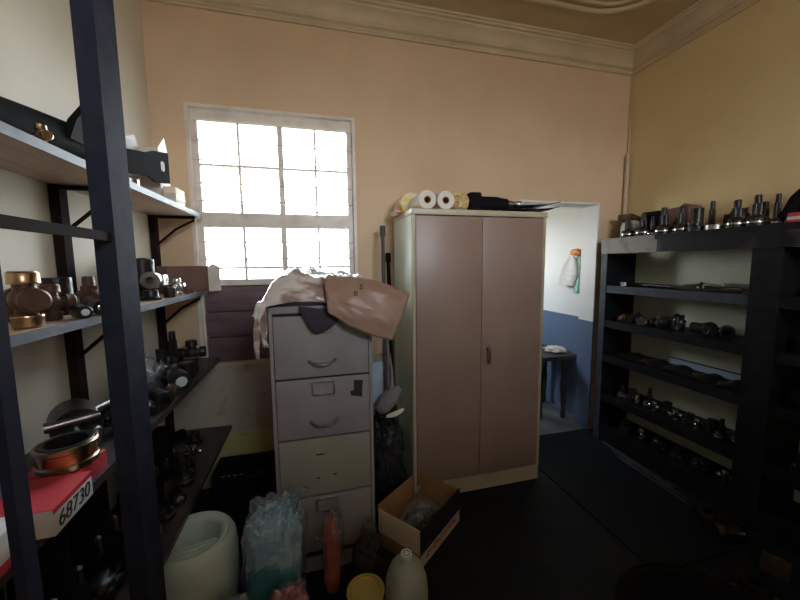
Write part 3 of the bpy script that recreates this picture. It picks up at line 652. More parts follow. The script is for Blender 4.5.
# ---- shelf 2
ujoint('largest universal joint with brassy cups at the near end of second shelf', (-0.705, 1.07, S2), 0.072, -0.75, rust_m, brass_m, cap2=rust_m)
cvjoint('brown drive cup behind the large brassy joint on the second shelf', (-0.82, 1.25, S2), 0.12, 0.06, (0, 0, 0), rust_m, rust_m)
ujoint('brown universal joint third along from the near end of second shelf', (-0.735, 1.205, S2), 0.052, 0.9, rust_m, rust_m)
bush('dark bush with white end lying on second shelf before the post', (-0.70, 1.245, S2+0.020), 0.019, 0.07, (PI/2, 0, 0.8), oily_m, white_pl)
bush('dark bush with ringed white end on second shelf touching the post', (-0.70, 1.335, S2+0.024), 0.023, 0.075, (PI/2, 0, 0.75), oily_m, bright_m)
hub('tall flanged hub with dark top on second shelf behind the post', (-0.81, 1.36, S2), 0.06, 0.12, (0, 0, 0), oily_m)
cvjoint('rusty drive cup standing beside the tall hub on the second shelf', (-0.775, 1.46, S2), 0.12, 0.05, (0, 0, 0), rust_m, rust_m)
hub('dark flanged hub with bright rim just right of the front post', (-0.80, 1.68, S2), 0.055, 0.16, (0, 0, 0), oily_m)
bush('big dark bush standing on end beside the pale yoke, second shelf', (-0.80, 1.93, S2), 0.05, 0.19, (0, 0, 0), oily_m, oily_m)
yoke('pale steel yoke lying with round stub facing the room on second shelf', (-0.712, 1.78, S2+0.090), 0.060, (PI/2, 0, 0.10+PI*0+PI), steel_m)
hub('dark flange standing under the pale yoke on the second shelf', (-0.72, 1.80, S2), 0.045, 0.045, (0, 0, 0), oily_m)
ujoint('bright slim universal joint near the brown carton on second shelf', (-0.690, 2.03, S2), 0.046, 1.2, steel_m, bright_m)
bush('short dark bush between the yoke and bright joint, second shelf', (-0.69, 1.93, S2), 0.026, 0.05, (0, 0, 0), oily_m, oily_m)
t = carton('parts_carton', 'long brown cardboard carton at the window end of second shelf', -0.785, -0.685, 2.16, 2.40, S2, S2+0.155, cardd_m, rz=math.radians(-42))
b = MB(); b.prism([(-0.09, 0.0), (-0.01, 0.0), (-0.015, 0.15), (-0.06, 0.17), (-0.09, 0.15)], 0, 0.003, Matrix.Translation((0.052, 0.205, 0)) @ rotm(PI/2, 0, PI/2)); b.build('white_end_flap', cardw_m, t, smooth=0)
for k, (y, x) in enumerate(((2.12, -0.672), (2.20, -0.673), (2.28, -0.672))):
    o = MB().lathe([(0, 0), (0.011, 0), (0.011, 0.010), (0.006, 0.010), (0.006, 0.026), (0, 0.028)], None, 8).build('loose_bolt', rust_m, None, (x, y, S2))
    tag(o, ('nearest', 'middle', 'furthest')[k] + ' of three small rusty bolts along the second shelf edge', 'bolt', 'loose bolts on second shelf')
bearing('black rubber ring hanging on the post side under second shelf', (-0.66, 1.60, S3), 0.035, 0.02)

# ---- shelf 3
t = thing('plastic_bag', 'clear crumpled plastic bag on third shelf just right of the front post', 'bag', (-0.80, 1.80, S3))
MB().blob((0, 0, 0.09), (0.09, 0.10, 0.10), 3, 0.3, 2.2, 4, flat=0.089).build('film', clear_m, t, smooth=60)
MB().blob((0, 0, 0.06), (0.065, 0.07, 0.06), 6, 0.3, 2.5, 3, flat=0.058).build('contents', greyc_m, t)
hub('dark round hub on third shelf under the clear bag', (-0.72, 1.62, S3), 0.055, 0.07)
bush('dark tube lying with open ring end under the clear bag', (-0.68, 1.66, S3+0.034), 0.033, 0.10, (PI/2, 0, 0.7), oily_m, rubber_m)
bush('dark bush with wide pale disc end facing the room on third shelf', (-0.665, 1.86, S3+0.046), 0.045, 0.09, (PI/2, 0, 0.55), oily_m, white_pl)
cvjoint('dark drive cup standing behind the pale disc bush', (-0.74, 1.98, S3), 0.13, 0.06, (0, 0, 0), oily_m, bright_m)
yoke('dark yoke upright behind the pale disc bush, third shelf', (-0.78, 2.10, S3), 0.05, (0, 0, 0.6), oily_m)
bush('dark bush standing second from the pale disc bush on third shelf', (-0.665, 2.00, S3), 0.038, 0.085, (0, 0, 0), oily_m, steel_m)
bush('dark bush standing third from the pale disc bush on third shelf', (-0.675, 2.11, S3), 0.036, 0.08, (0, 0, 0), oily_m, steel_m)
hub('dark hub at the back of third shelf against the cream wall', (-0.85, 2.20, S3), 0.05, 0.12)
ujoint('large dark universal joint at the window end of third shelf', (-0.72, 2.27, S3), 0.075, 0.2, oily_m, oily_m)
cvjoint('tall dark drive cup behind the last joint of third shelf', (-0.84, 2.33, S3), 0.20, 0.05, (0, 0, 0), oily_m, oily_m)
casting('red-brown small casting near the third shelf edge', (-0.645, 1.74, S3), (0.026, 0.03, 0.028), 3, rust_m)
casting('black casting at the third shelf edge left of the red-brown one', (-0.66, 1.53, S3), (0.03, 0.04, 0.03), 4, oily_m)
# near end of shelf 3 (left of the front post)
t = thing('numbered_box', 'red and white bearing box with handwritten 68730 on shelf edge', 'box', (-0.655, 0.905, S3), (0, 0, math.radians(3)))
MB().box(-0.075, 0.085, -0.045, 0.105, 0, 0.062, bev=0.002).build('carton_body', cardw_m, t)
MB().box(-0.076, 0.0862, -0.046, 0.1055, 0.0622, 0.0632).build('red_top_panel', cardr_m, t, smooth=0)
MB().box(0.0852, 0.0862, -0.046, 0.1055, 0.052, 0.0622).build('red_edge_band', cardr_m, t, smooth=0)
text_mesh('handwritten_number', '68730', 0.050, ink_m, t, frame_M((0.0858, 0.028, 0.026), (0, 1, 0), (0, 0, 1)), shear=0.2)
t = thing('second_box', 'white box with dark script partly hidden by the near left post', 'box', (-0.675, 0.775, S3), (0, 0, math.radians(3)))
MB().box(-0.08, 0.075, -0.09, 0.07, 0, 0.075, bev=0.002).build('carton_body', cardw_m, t)
MB().box(0.0752, 0.076, -0.09, 0.07, 0.0, 0.02).build('red_edge_band', cardr_m, t, smooth=0)
text_mesh('box_script', 'Span', 0.05, ink_m, t, frame_M((0.0, -0.01, 0.0758), (0, 1, 0), (-1, 0, 0)), shear=0.2)
t = thing('ring_bearing', 'large golden ring bearing resting on the 68730 box', 'bearing', (-0.665, 1.085, S3+0.057), (0, 0, 0))
MB().lathe(ring_prof(0.066, 0.0598, 0.018), None, 40).build('lower_race', brass_m, t)
MB().lathe(ring_prof(0.062, 0.0598, 0.03), Matrix.Translation((0, 0, 0.018)), 40).build('cage', copper_m, t)
MB().lathe(ring_prof(0.067, 0.060, 0.016), Matrix.Translation((0, 0, 0.047)), 40).build('upper_race', brass_m, t)
MB().lathe(ring_prof(0.0595, 0.046, 0.062), Matrix.Translation((0, 0, 0.0025)), 40).build('inner_liner', oily_m, t)
t = carton('flat_carton', 'low red carton beneath the golden ring bearing behind the numbered box', -0.74, -0.61, 1.03, 1.15, S3, S3+0.055, cardr_m)
rod('grey steel rod lying behind the golden ring bearing', (-0.81, 1.24, S3+0.10), (-0.70, 1.31, S3+0.105), 0.013, steel_m)
casting('dark casting carrying the grey rod behind the golden ring', (-0.75, 1.28, S3), (0.05, 0.06, 0.05), 7, oily_m)
bush('large grey-topped cylinder behind the golden ring bearing', (-0.83, 1.40, S3+0.07), 0.065, 0.14, (PI/2, 0, 0.6), oily_m, steel_m)
rod('long bright shaft lying along third shelf behind the front post', (-0.78, 1.33, S3+0.09), (-0.74, 1.52, S3+0.085), 0.014, steel_m)
yoke('steel yoke at the end of the bright shaft by the post', (-0.72, 1.43, S3+0.03), 0.035, (PI/2, 0, 0.9), steel_m)
hub('dark hub under the bright shaft on third shelf', (-0.78, 1.50, S3), 0.05, 0.07)
t = thing('blue_white_bag', 'blue and white plastic bag at the near left end of third shelf', 'bag', (-0.80, 0.94, S3))
MB().blob((0, 0, 0.10), (0.085, 0.10, 0.11), 9, 0.25, 2, 4, flat=0.099).build('film', navy_m, t)

# ---- shelf 4 and below
bearing('ball bearing lying flat on the lowest shelf left of the front post', (-0.68, 1.47, S4), 0.055, 0.025, (0.0, 0.0, 0), steel_m)
hub('dark hub on lowest shelf behind the flat bearing', (-0.66, 1.58, S4), 0.05, 0.06)
cvjoint('dark drive cup on lowest shelf right of the front post', (-0.65, 1.82, S4), 0.10, 0.045, (0, 0, 0), oily_m, steel_m)
bush('short bush with bright end on lowest shelf edge', (-0.65, 1.70, S4+0.03), 0.028, 0.07, (PI/2, 0, 0.6), oily_m, bright_m)
casting('dark casting in the middle of the lowest shelf', (-0.68, 1.92, S4), (0.04, 0.05, 0.035), 5, oily_m)
t = ujoint('steel universal joint with bright cups on lowest shelf', (-0.68, 2.05, S4), 0.038, 0.3, oily_m, bright_m)
bush('pale capped bush beside the bright universal joint, lowest shelf', (-0.76, 2.10, S4), 0.04, 0.05, (0, 0, 0), steel_m, steel_m)
hub('dark hub toward the window wall on lowest shelf', (-0.74, 2.26, S4), 0.05, 0.06)
casting('flat black casting at the far back of lowest shelf', (-0.84, 2.30, S4), (0.04, 0.06, 0.03), 8, rubber_m)
casting('oily casting under the near end of the lowest shelf by the post', (-0.66, 1.36, S4), (0.05, 0.07, 0.04), 2, oily_m)
casting('oily bright-studded casting close to the camera on lowest shelf', (-0.70, 1.22, S4), (0.05, 0.06, 0.04), 3, oily_m)

for k, (y, r, h, lab) in enumerate(((0.70, 0.095, 0.34, 'large black drum-shaped hub at the near end of the lowest shelf'),
        (0.92, 0.10, 0.36, 'large black hub second from the near end of the lowest shelf'),
        (1.14, 0.10, 0.33, 'large black hub third from the near end of the lowest shelf'),
        (1.36, 0.09, 0.35, 'large black hub behind the flat bearing on the lowest shelf'),
        (1.72, 0.085, 0.30, 'tall black hub against the wall right of the front post, lowest shelf'),
        (1.93, 0.08, 0.24, 'tall black hub by the wall near the middle of lowest shelf'))):
    hub(lab, (-0.795, y, S4), r, h, (0, 0, 0), rubber_m, None)
# ================================================================ RIGHT BLACK SHELF UNIT
UX0, UX1 = 2.33, 2.637
su = thing('black_shelf_unit', 'tall black painted open shelf unit along the wall right of the doorway', 'shelving', (UX0, 0, 0))
YE = 2.35; YD0, YD1 = 1.225, 1.335; YN = 0.10
D = UX1-UX0
MB().box(0, D, YE-0.045, YE, 0, 1.57).build('side_panel', black_m, su, smooth=0)
MB().box(-0.006, 0.0, YE-0.055, YE, 0, 1.57).build('front_stile', stile_m, su, smooth=0)
MB().box(0.0, D, YD0, YD1, 0, 1.57).build('side_panel', black_m, su, smooth=0)
MB().box(-0.006, 0.0, YD0-0.01, YD1+0.01, 0, 1.57).build('front_stile', black_m, su, smooth=0)
MB().box(0.0, D, YN-0.045, YN, 0, 1.57).build('side_panel', black_m, su, smooth=0)
MB().box(D-0.006, D-0.001, YN, YE-0.045, 0.0, 1.57).build('back_panel', mat('pale_green_board', (0.60, 0.64, 0.50), 0.6, 0, col2=(0.50, 0.54, 0.41), vscale=3), su, smooth=0)['label'] = 'pale back panel'
MB().box(-0.012, D, YN-0.045, YE, 1.655, 1.69).build('top_board', black_m, su, smooth=0)
MB().box(-0.012, 0.02, YN-0.045, 1.88, 1.57, 1.655).build('fascia', chip_m, su, smooth=0)
MB().box(-0.012, 0.02, 1.881, YE, 1.57, 1.655).build('fascia', palegrey_m, su, smooth=0)['label'] = 'pale end of the fascia'  # doorway end in a paler mottled grey
MB().box(-0.014, -0.0121, 1.90, YE, 1.655, 1.69).build('pale_edge', palegrey_m, su, smooth=0)
UZ = [1.310, 1.025, 0.735, 0.402, 0.13]
for z in UZ:
    for y0, y1 in ((YD1, YE-0.045), (YN, YD0)):
        th = 0.055 if z > 0.3 else 0.13
        sh = MB().box(0.02, D-0.006, y0, y1, z-0.02, z).build('shelf_board', black_m, su, smooth=0)
        MB().box(0.0, 0.02, y0, y1, z-th, z+0.003).build('shelf_lip', stile_m if z > 1.2 and y0 > 1 else black_m, sh, smooth=0)
UT = 1.69
# on top, from the doorway end toward the camera
G = 'parts on top of the black unit'
t = thing('plastic_jug', 'white plastic jug at the doorway end of the black unit top', 'jug', (2.53, 2.275, UT), (0, 0, 0.3))
MB().lathe([(0, 0), (0.070, 0), (0.075, 0.01), (0.075, 0.09), (0.065, 0.125), (0.03, 0.145), (0, 0.145)], None, 24).build('jug_body', white_pl, t)
MB().box(-0.09, 0.07, -0.03, 0.075, 0.146, 0.185, rotm(0, 0.12)).build('brown_lid', rust_m, t, smooth=0)
def shaft_part(label, y, h, r, m=oily_m, ring=bright_m, x=2.42, name='drive_joint'): return cvjoint(label, (x, y, UT), h, r, (0, 0, 0), m, ring, G, name)
shaft_part('bright-tipped drive joint nearest the doorway on the black unit', 2.205, 0.165, 0.045, oily_m)
shaft_part('second drive joint from the doorway, with two thin shafts, on black unit', 2.075, 0.17, 0.050, oily_m)
t = thing('vinyl_pouch', 'black vinyl pouch standing behind the second drive joint', 'pouch', (2.55, 2.09, UT), (0, 0, 0.25))
MB().box(-0.04, 0.04, -0.075, 0.075, 0, 0.19, bev=0.02).build('pouch_body', rubber_m, t)
MB().box(-0.045, -0.038, -0.07, 0.07, 0.12, 0.19, bev=0.003).build('pouch_flap', rubber_m, t)
t = carton('parts_box', 'dark brown leaning box behind the drive joints on black unit', 2.50, 2.62, 1.82, 1.99, UT, UT+0.19, cardd_m, 0.04)
shaft_part('slim dark drive joint in front of the brown box near its doorway side', 2.005, 0.14, 0.030)
shaft_part('drive joint with pale collar in front of the brown box', 1.925, 0.19, 0.048, oily_m)
shaft_part('short drive joint at the camera side of the brown box', 1.800, 0.18, 0.045, oily_m)
hub('upturned flanged hub with pale rim sixth from the doorway on black unit', (2.42, 1.705, UT), 0.05, 0.15, (0, 0, 0), oily_m, G)
shaft_part('tall dark drive joint behind the upturned hub', 1.70, 0.20, 0.036, x=2.54)
bush('pale low ring bush lying between the hub and bright collared joints', (2.42, 1.60, UT), 0.05, 0.035, (0, 0, 0), steel_m, oily_m, G)
casting('knobbly dark casting behind the pale ring bush on black unit', (2.54, 1.56, UT), (0.04, 0.05, 0.075), 6, oily_m, (0, 0, 0), G)
shaft_part('drive joint with wide pale collar, first after the ring bush', 1.490, 0.165, 0.046, oily_m)
shaft_part('drive joint with wide pale collar, second after the ring bush', 1.395, 0.175, 0.044, oily_m)
shaft_part('dark slim drive joint just before the hose bundle', 1.33, 0.17, 0.030, x=2.46)
t = thing('hose_bundle', 'thick dark arched hose lying at the camera end of the unit top', 'hose', (2.47, 1.16, UT))
MB().tube([(0, 0.14, 0.03), (0, 0.10, 0.13), (0.0, 0.05, 0.185), (0, -0.03, 0.20), (0, -0.12, 0.17), (0, -0.18, 0.10), (0, -0.20, 0.03)], 0.03, 14).build('hose', rubber_m, t)
MB().cyl((0, 0.05, 0.187), (0, 0.015, 0.198), 0.033, seg=18).build('clamp', bright_m, t)
casting('dark gearbox casting under the arched hose on the black unit', (2.50, 1.15, UT), (0.06, 0.09, 0.06), 11, oily_m, (0, 0, 0), G)
carton('small_carton', 'small red and white carton beside the arched hose', 2.36, 2.41, 1.17, 1.235, UT, UT+0.05, cardr_m, None, cardw_m)
# second row at the back of the top
shaft_part('dark drive joint against the wall behind the two pale collared joints', 1.44, 0.15, 0.04, x=2.56)

# shelf A : flat bars
ZA = UZ[0]
rod('long dark bar lying along the top inner shelf of black unit', (2.50, 2.24, ZA+0.014), (2.47, 1.75, ZA+0.014), 0.013, oily_m)
rod('grey bar crossing the stack of bars on the top inner shelf', (2.42, 1.86, ZA+0.016), (2.56, 1.52, ZA+0.016), 0.014, steel_m)
rod('thin dark bar nearest the shelf front on the top inner shelf', (2.40, 1.80, ZA+0.010), (2.40, 1.42, ZA+0.010), 0.009, oily_m)
t = thing('metal_angle', 'pale metal angle lying flat at the right of the top inner shelf', 'bracket', (2.56, 1.50, ZA), (0, 0, 0.1))
MB().box(-0.03, 0.03, -0.12, 0.12, 0, 0.004).build('flat_leg', steel_m, t, smooth=0); MB().box(0.026, 0.03, -0.12, 0.12, 0.004, 0.05).build('upright_leg', steel_m, t, smooth=0)
t = thing('spider_arm', 'grey cross-shaped steel arm on the top inner shelf', 'arm', (2.44, 1.66, ZA), (0, 0, 0.5))
MB().tube([(0, -0.09, 0.03), (0, 0, 0.045), (0, 0.09, 0.03)], 0.012, 10, 0.008).build('arm', steel_m, t); MB().tube([(-0.05, 0, 0.02), (0, 0, 0.05), (0.05, 0, 0.035)], 0.011, 10).build('arm', steel_m, t)
MB().lathe([(0, 0), (0.028, 0), (0.028, 0.03), (0, 0.03)]).build('foot', steel_m, t)
bush('small pale bush at the doorway end of the top inner shelf', (2.42, 2.22, ZA), 0.022, 0.03, (0, 0, 0), white_pl, white_pl)

# shelves B, D, bottom: rows of dark parts
random.seed(11)
ordn = ['first', 'second', 'third', 'fourth', 'fifth', 'sixth', 'seventh', 'eighth', 'ninth', 'tenth', 'eleventh', 'twelfth']
ZB = UZ[1]; ys = [2.20, 2.12, 2.04, 1.96, 1.88, 1.80, 1.70, 1.60, 1.50, 1.42]
for k, y in enumerate(ys):
    L = '%s dark casting from the doorway along the second inner shelf' % ordn[k]
    grp = 'castings on the second inner shelf'
    if k in (0, 2): casting(L.replace('dark', 'rusty brown'), (2.42, y, ZB), (0.036, 0.036, 0.032), k+1, rust_m, (0, 0, k), grp)
    elif k in (6, 8): bush('%s piece from the doorway on second inner shelf, a leaning bush' % ordn[k], (2.44, y, ZB+0.040), 0.036, 0.10, (PI/2, 0, 0.4+k), oily_m, rubber_m, grp)
    elif k == 9: bearing('ring standing on edge at the camera end of second inner shelf', (2.46, y, ZB+0.042), 0.042, 0.022, (PI/2, 0, 0.5), steel_m, grp)
    else: casting(L, (2.42+0.03*(k % 2), y, ZB), (0.040, 0.042, 0.036+0.012*(k % 3)), k+1, oily_m, (0, 0, k*1.3), grp)
ZCs = UZ[2]
for k, (y, l_) in enumerate(((2.14, 0.16), (1.96, 0.17), (1.78, 0.16), (1.60, 0.16), (1.45, 0.13))):
    t = thing('leaf_plate', '%s dark steel plate from the doorway on the third inner shelf' % ordn[k], 'plate', (2.45, y, ZCs), (0, 0, 0.15*(-1)**k), 'plates on the third inner shelf')
    MB().sheet(lambda u, v: ((u-0.5)*0.16, (v-0.5)*l_, 0.006+0.028*math.sin(PI*v)*(0.5+0.5*u)), 6, 12, 0.006).build('blade', oily_m, t)
    MB().lathe(ring_prof(0.018, 0.009, 0.012), Matrix.Translation((0.0, l_*0.42, 0.010))).build('eye', steel_m, t)
t = thing('glass_strip', 'long pale reflective strip standing along the wall on third inner shelf', 'strip', (2.61, 1.66, ZCs))
MB().box(-0.004, 0.004, -0.30, 0.30, 0, 0.045).build('strip_body', ltblue_m, t, smooth=0)
MB().box(-0.006, 0.006, -0.30, 0.30, 0.045, 0.050).build('strip_edge', rubber_m, t, smooth=0)
ZD = UZ[3]; grp = 'joints on the fourth inner shelf'
spec = [(2.17, 'j', .10), (2.11, 'h', .09), (2.04, 'u', .035), (1.97, 'j', .15), (1.90, 'u', .036), (1.83, 'h', .09), (1.75, 'u', .036), (1.68, 'h', .07), (1.61, 'u', .034), (1.54, 'b', .09), (1.47, 'j', .13), (1.405, 'J', .21)]
for k, (y, c, h) in enumerate(spec):
    P = '%s part from the doorway on fourth inner shelf, ' % ordn[k]
    loc = (2.42 + 0.035*(k % 2), y, ZD)
    if c in 'jJ': cvjoint(P + ('a tall thin shaft' if c == 'J' else 'a shaft standing on its cup'), loc, h, 0.034, (0, 0, 0), oily_m, steel_m, grp)
    elif c == 'h': hub(P + 'a flanged hub', loc, 0.042, h, (0, 0, 0), oily_m, grp)
    elif c == 'u': ujoint(P + 'a bright-capped cross', loc, h, 0.4*k, oily_m, bright_m if k in (2, 4, 8) else steel_m, grp)
    else: bush(P + 'a plain bush', loc, 0.03, h, (0, 0, 0), oily_m, steel_m, grp)
ZE = UZ[4]; grp = 'parts on the bottom shelf'
for k, (y, c) in enumerate(((2.14, 'h'), (2.00, 'u'), (1.86, 'c'), (1.72, 'h'), (1.58, 'c'), (1.44, 'u'))):
    P = '%s part from the doorway on the bottom shelf, ' % ordn[k]; loc = (2.44, y, ZE)
    if c == 'h': hub(P + 'a dark hub', loc, 0.05, 0.08, (0, 0, 0), oily_m, grp)
    elif c == 'u': ujoint(P + 'a dark cross joint', loc, 0.04, k, oily_m, steel_m, grp)
    else: casting(P + 'a lumpy casting', loc, (0.045, 0.05, 0.04), k, oily_m, (0, 0, k), grp)
# second bay (nearest the camera) in deep shade
for k, (y, z, c) in enumerate(((1.10, ZA, 'h'), (0.95, ZA, 'j'), (1.12, ZB, 'c'), (1.0, ZB, 'h'), (1.12, ZCs, 'c'), (1.0, ZCs, 'u'), (1.1, ZD, 'h'), (0.98, ZD, 'c'))):
    nm = {ZA: 'top inner', ZB: 'second inner', ZCs: 'third inner', ZD: 'fourth inner'}[z]
    P = '%s, %s shelf of the near bay, %s the divider' % ({'h': 'dark hub', 'j': 'dark shaft joint', 'c': 'dark casting', 'u': 'dark cross joint'}[c], nm, 'beside' if y > 1.05 else 'one place from')
    loc = (2.44, y, z)
    if c == 'h': hub(P, loc, 0.055, 0.10, (0, 0, 0), oily_m)
    elif c == 'j': cvjoint(P, loc, 0.16, 0.045, (0, 0, 0), oily_m, oily_m)
    elif c == 'u': ujoint(P, loc, 0.05, 0.3, oily_m, oily_m)
    else: casting(P, loc, (0.05, 0.06, 0.06), 4+k, oily_m)
# steel rods on the floor along the foot of the unit
for k, (x, y0, y1) in enumerate(((2.300, 2.22, 1.62), (2.265, 2.08, 1.50), (2.228, 2.00, 1.46))):
    rod(('bright rod on the floor touching the black unit', 'middle rod of the three on the floor by the black unit', 'outermost rod of the three on the floor by the black unit')[k], (x, y0, 0.0105), (x-0.03, y1, 0.0105), 0.008, oily_m, 'steel_rod', 'rod', 'rods at the foot of the unit')

# ================================================================ GAP BETWEEN CABINETS
t = thing('leaning_pipe', 'grey-green pipe leaning in the gap beside the cupboard', 'pipe', (0.44, 2.10, 0))
MB().cyl((0, 0, 0), (0.03, 0.20, 1.72), 0.013, seg=14).build('pipe', pipe_m, t)
MB().cyl((0.0295, 0.197, 1.69), (0.031, 0.206, 1.76), 0.019, seg=14).build('coupling', pipe_m, t)
t = thing('leaning_pipe', 'thinner dark pipe leaning closest to the cupboard side', 'pipe', (0.505, 2.16, 0))
MB().cyl((0, 0, 0), (0.01, 0.18, 1.55), 0.014, seg=14).build('pipe', rubber_m, t)
MB().cyl((0.0098, 0.177, 1.52), (0.0102, 0.184, 1.58), 0.019, seg=14).build('coupling', rubber_m, t)
t = thing('black_refuse_bag', 'black crinkled plastic bag stuffed in the gap between cabinet and cupboard', 'bag', (0.42, 2.02, 0))
MB().pillow((0, 0, 0.30), (0.115, 0.12, 0.30), 4, 0.16, (0, 0), 0.7, 0.15).build('bag_body', dkbag_m, t, smooth=70)
MB().blob((0.0, -0.05, 0.60), (0.06, 0.06, 0.07), 12, 0.4, 2.6, 3).build('tied_neck', dkbag_m, t)
t = thing('blue_booklet', 'pale blue booklet standing in the gap beside the filing cabinet', 'booklet', (0.335, 1.935, 0.66), (0.04, 0, 0))
MB().box(-0.045, 0.045, -0.004, 0.004, 0, 0.275).build('cover', ltblue_m, t, smooth=0)
MB().box(-0.043, 0.044, 0.0042, 0.018, 0.003, 0.272).build('pages', paper_m, t, smooth=0)
t = thing('cloth_cap', 'grey cloth cap with white brim hanging in the gap', 'cap', (0.405, 1.845, 0.66))
MB().pillow((0, 0, 0), (0.055, 0.055, 0.095), 2, 0.08, (0, 0), 0.8, 0.35).build('crown', greyc_m, t, (0.0, 0.03, 0.065), (0, math.radians(42), 0), smooth=70)
b = MB(); b.sheet(lambda u, v: (-0.03+0.10*u, -0.035-0.03*v*math.sin(PI*u), 0.0+0.03*u-0.015*v), 12, 6, 0.004); b.build('brim', paper_m, t)
MB().tube([(0.02, 0.03, 0.125), (0.025, 0.05, 0.22), (0.022, 0.10, 0.32)], 0.012, 8, 0.004).build('strap', greyc_m, t)

# ================================================================ FLOOR ITEMS
# open carton
Fp, Rp = Vector((0.465, 1.47, 0)), Vector((0.785, 1.725, 0))
ex = (Rp-Fp).normalized(); ey = Vector((-ex.y, ex.x, 0)); LX, LY = (Rp-Fp).length, 0.275
t = thing('open_carton', 'open cardboard carton with standing flaps on the floor by the cupboard', 'box', Fp, (0, 0, math.atan2(ex.y, ex.x)))
h1, h2 = 0.075, 0.205; th = 0.005
b = MB(); b.box(0, LX, 0, th, 0, h1); b.box(0, LX, LY-th, LY, 0, h1); b.box(0, th, th, LY-th, 0, h1); b.box(LX-th, LX, th, LY-th, 0, h1); b.box(th, LX-th, th, LY-th, 0, 0.006)
b.build('carton_body', card_m, t, smooth=0)
MB().box(0.002, LX-0.002, -0.0012, -0.0004, 0.004, h1).build('printed_side', cardw_m, t, smooth=0)['label'] = 'white printed side panel'
s_ = MB(); s_.box(0.05, LX-0.04, -0.0020, -0.0013, 0.030, 0.062); s_.build('red_lettering_band', mat('faded_red_print', (0.35, 0.10, 0.09), 0.6, 0, col2=(0.60, 0.50, 0.46), vscale=40, lo=0.45, hi=0.55), t, smooth=0)
MB().box(0, LX, -0.002, 0.003, h1, h2, Matrix.Translation((0, 0, 0)) @ Matrix.Rotation(0.0, 4, 'X')).build('flap', ink_m, t, smooth=0)['label'] = 'black flap'
MB().box(0.0, 0.004, 0.004, LY-0.006, h1, h2).build('flap', cardl_m, t, smooth=0)['label'] = 'pale beige flap'
MB().box(0.002, LX-0.09, LY-0.004, LY, h1, h2+0.02).build('flap', card_m, t, smooth=0)
MB().box(LX-0.004, LX, 0.004, LY-0.006, h1, h2-0.01).build('flap', card_m, t, smooth=0)
pw = thing('wrapped_part', 'clear plastic wrapped bundle lying inside the open carton', 'bundle', Fp+ex*0.22+ey*0.15+Vector((0, 0, 0.006)), (0, 0, 0.5))
MB().pillow((0, 0, 0.075), (0.14, 0.09, 0.075), 7, 0.14, (0, 0), 0.75).build('film', clear_m, pw, smooth=70)
MB().blob((0, 0, 0.05), (0.11, 0.075, 0.05), 3, 0.2, 2, 3, flat=0.049).build('contents', oily_m, pw)
# white drum
t = thing('plastic_drum', 'white plastic drum with recessed top and moulded handle beside the shelving', 'drum', (-0.537, 1.53, 0), (0, 0, 0.1))
R = 0.175
MB().lathe([(0, 0), (R*0.86, 0), (R*0.93, 0.02), (R, 0.10), (R*1.0, 0.27), (R*0.97, 0.325), (R*0.90, 0.352), (R*0.84, 0.360), (R*0.80, 0.352), (R*0.77, 0.348), (R*0.73, 0.356), (R*0.66, 0.352), (R*0.63, 0.335), (R*0.60, 0.225), (0, 0.215)], None, 48).build('drum_body', white_pl, t, smooth=60)
b = MB(); b.box(-R*0.54, R*0.54, -0.070, 0.000, 0.27, 0.318, rotm(0, 0, 0.15), bev=0.008); b.build('moulded_handle', white_pl, t)
for k in range(3):
    MB().box(-R*0.47, R*0.47, -0.060+k*0.02, -0.052+k*0.02, 0.319, 0.325, rotm(0, 0, 0.15), bev=0.002).build('handle_rib', white_pl, t)
# blue clothes bag
t = thing('clothes_bag', 'clear plastic bag of blue clothing standing before the filing cabinet', 'bag', (-0.212, 1.475, 0), (0, 0, math.radians(3)))
MB().pillow((0.0, 0.0, 0.23), (0.120, 0.080, 0.23), 21, 0.14, (0.015, 0.02), 0.6).build('blue_clothes', blue_m, t, smooth=70)
MB().pillow((0.0, -0.045, 0.13), (0.110, 0.045, 0.13), 22, 0.12, (0, 0.01), 0.65, 0, (40, 24)).build('teal_clothes', teal_m, t, smooth=70)
MB().pillow((0.0, -0.005, 0.245), (0.137, 0.100, 0.245), 23, 0.16, (0.02, 0.02), 0.5, 0.04).build('film', clear_m, t, smooth=70)
MB().sheet(lambda u, v: (0.085+0.075*u*v+0.012*math.sin(9*u+4*v), 0.03-0.01*u, 0.40+0.13*v-0.02*u), 12, 10, 0.002).build('loose_film_corner', clear_m, t, smooth=70)
t = thing('clothes_bundle', 'navy and white film-wrapped bundle in front of the blue clothes bag', 'bundle', (-0.350, 1.285, 0))
MB().pillow((0, 0, 0.115), (0.092, 0.070, 0.115), 31, 0.12, (0, 0), 0.7, 0, (44, 28)).build('navy_clothes', navy_m, t, smooth=70)
MB().pillow((0, 0, 0.123), (0.104, 0.080, 0.123), 32, 0.14, (0, 0), 0.7, 0, (44, 28)).build('film', clear_m, t, smooth=70)
t = thing('clothes_bundle', 'crimson film-wrapped bundle beside the navy one on the floor', 'bundle', (-0.140, 1.285, 0))
MB().pillow((0, 0, 0.115), (0.085, 0.070, 0.115), 33, 0.12, (0, 0), 0.7, 0, (44, 28)).build('crimson_clothes', pink_m, t, smooth=70)
MB().pillow((0, 0, 0.122), (0.096, 0.080, 0.122), 34, 0.14, (0, 0), 0.7, 0, (44, 28)).build('film', clear_m, t, smooth=70)
t = thing('red_bundle', 'orange-red packet in clear film leaning right of the blue clothes bag', 'bundle', (0.040, 1.48, 0))
MB().pillow((0, 0, 0.18), (0.042, 0.05, 0.18), 41, 0.15, (0.0, 0.02), 0.7, 0.1, (36, 28)).build('red_contents', red_m, t, smooth=70)
MB().pillow((0, 0, 0.19), (0.055, 0.066, 0.19), 42, 0.2, (0.02, 0.02), 0.62, 0.1, (40, 30)).build('film', clear_m, t, smooth=70)
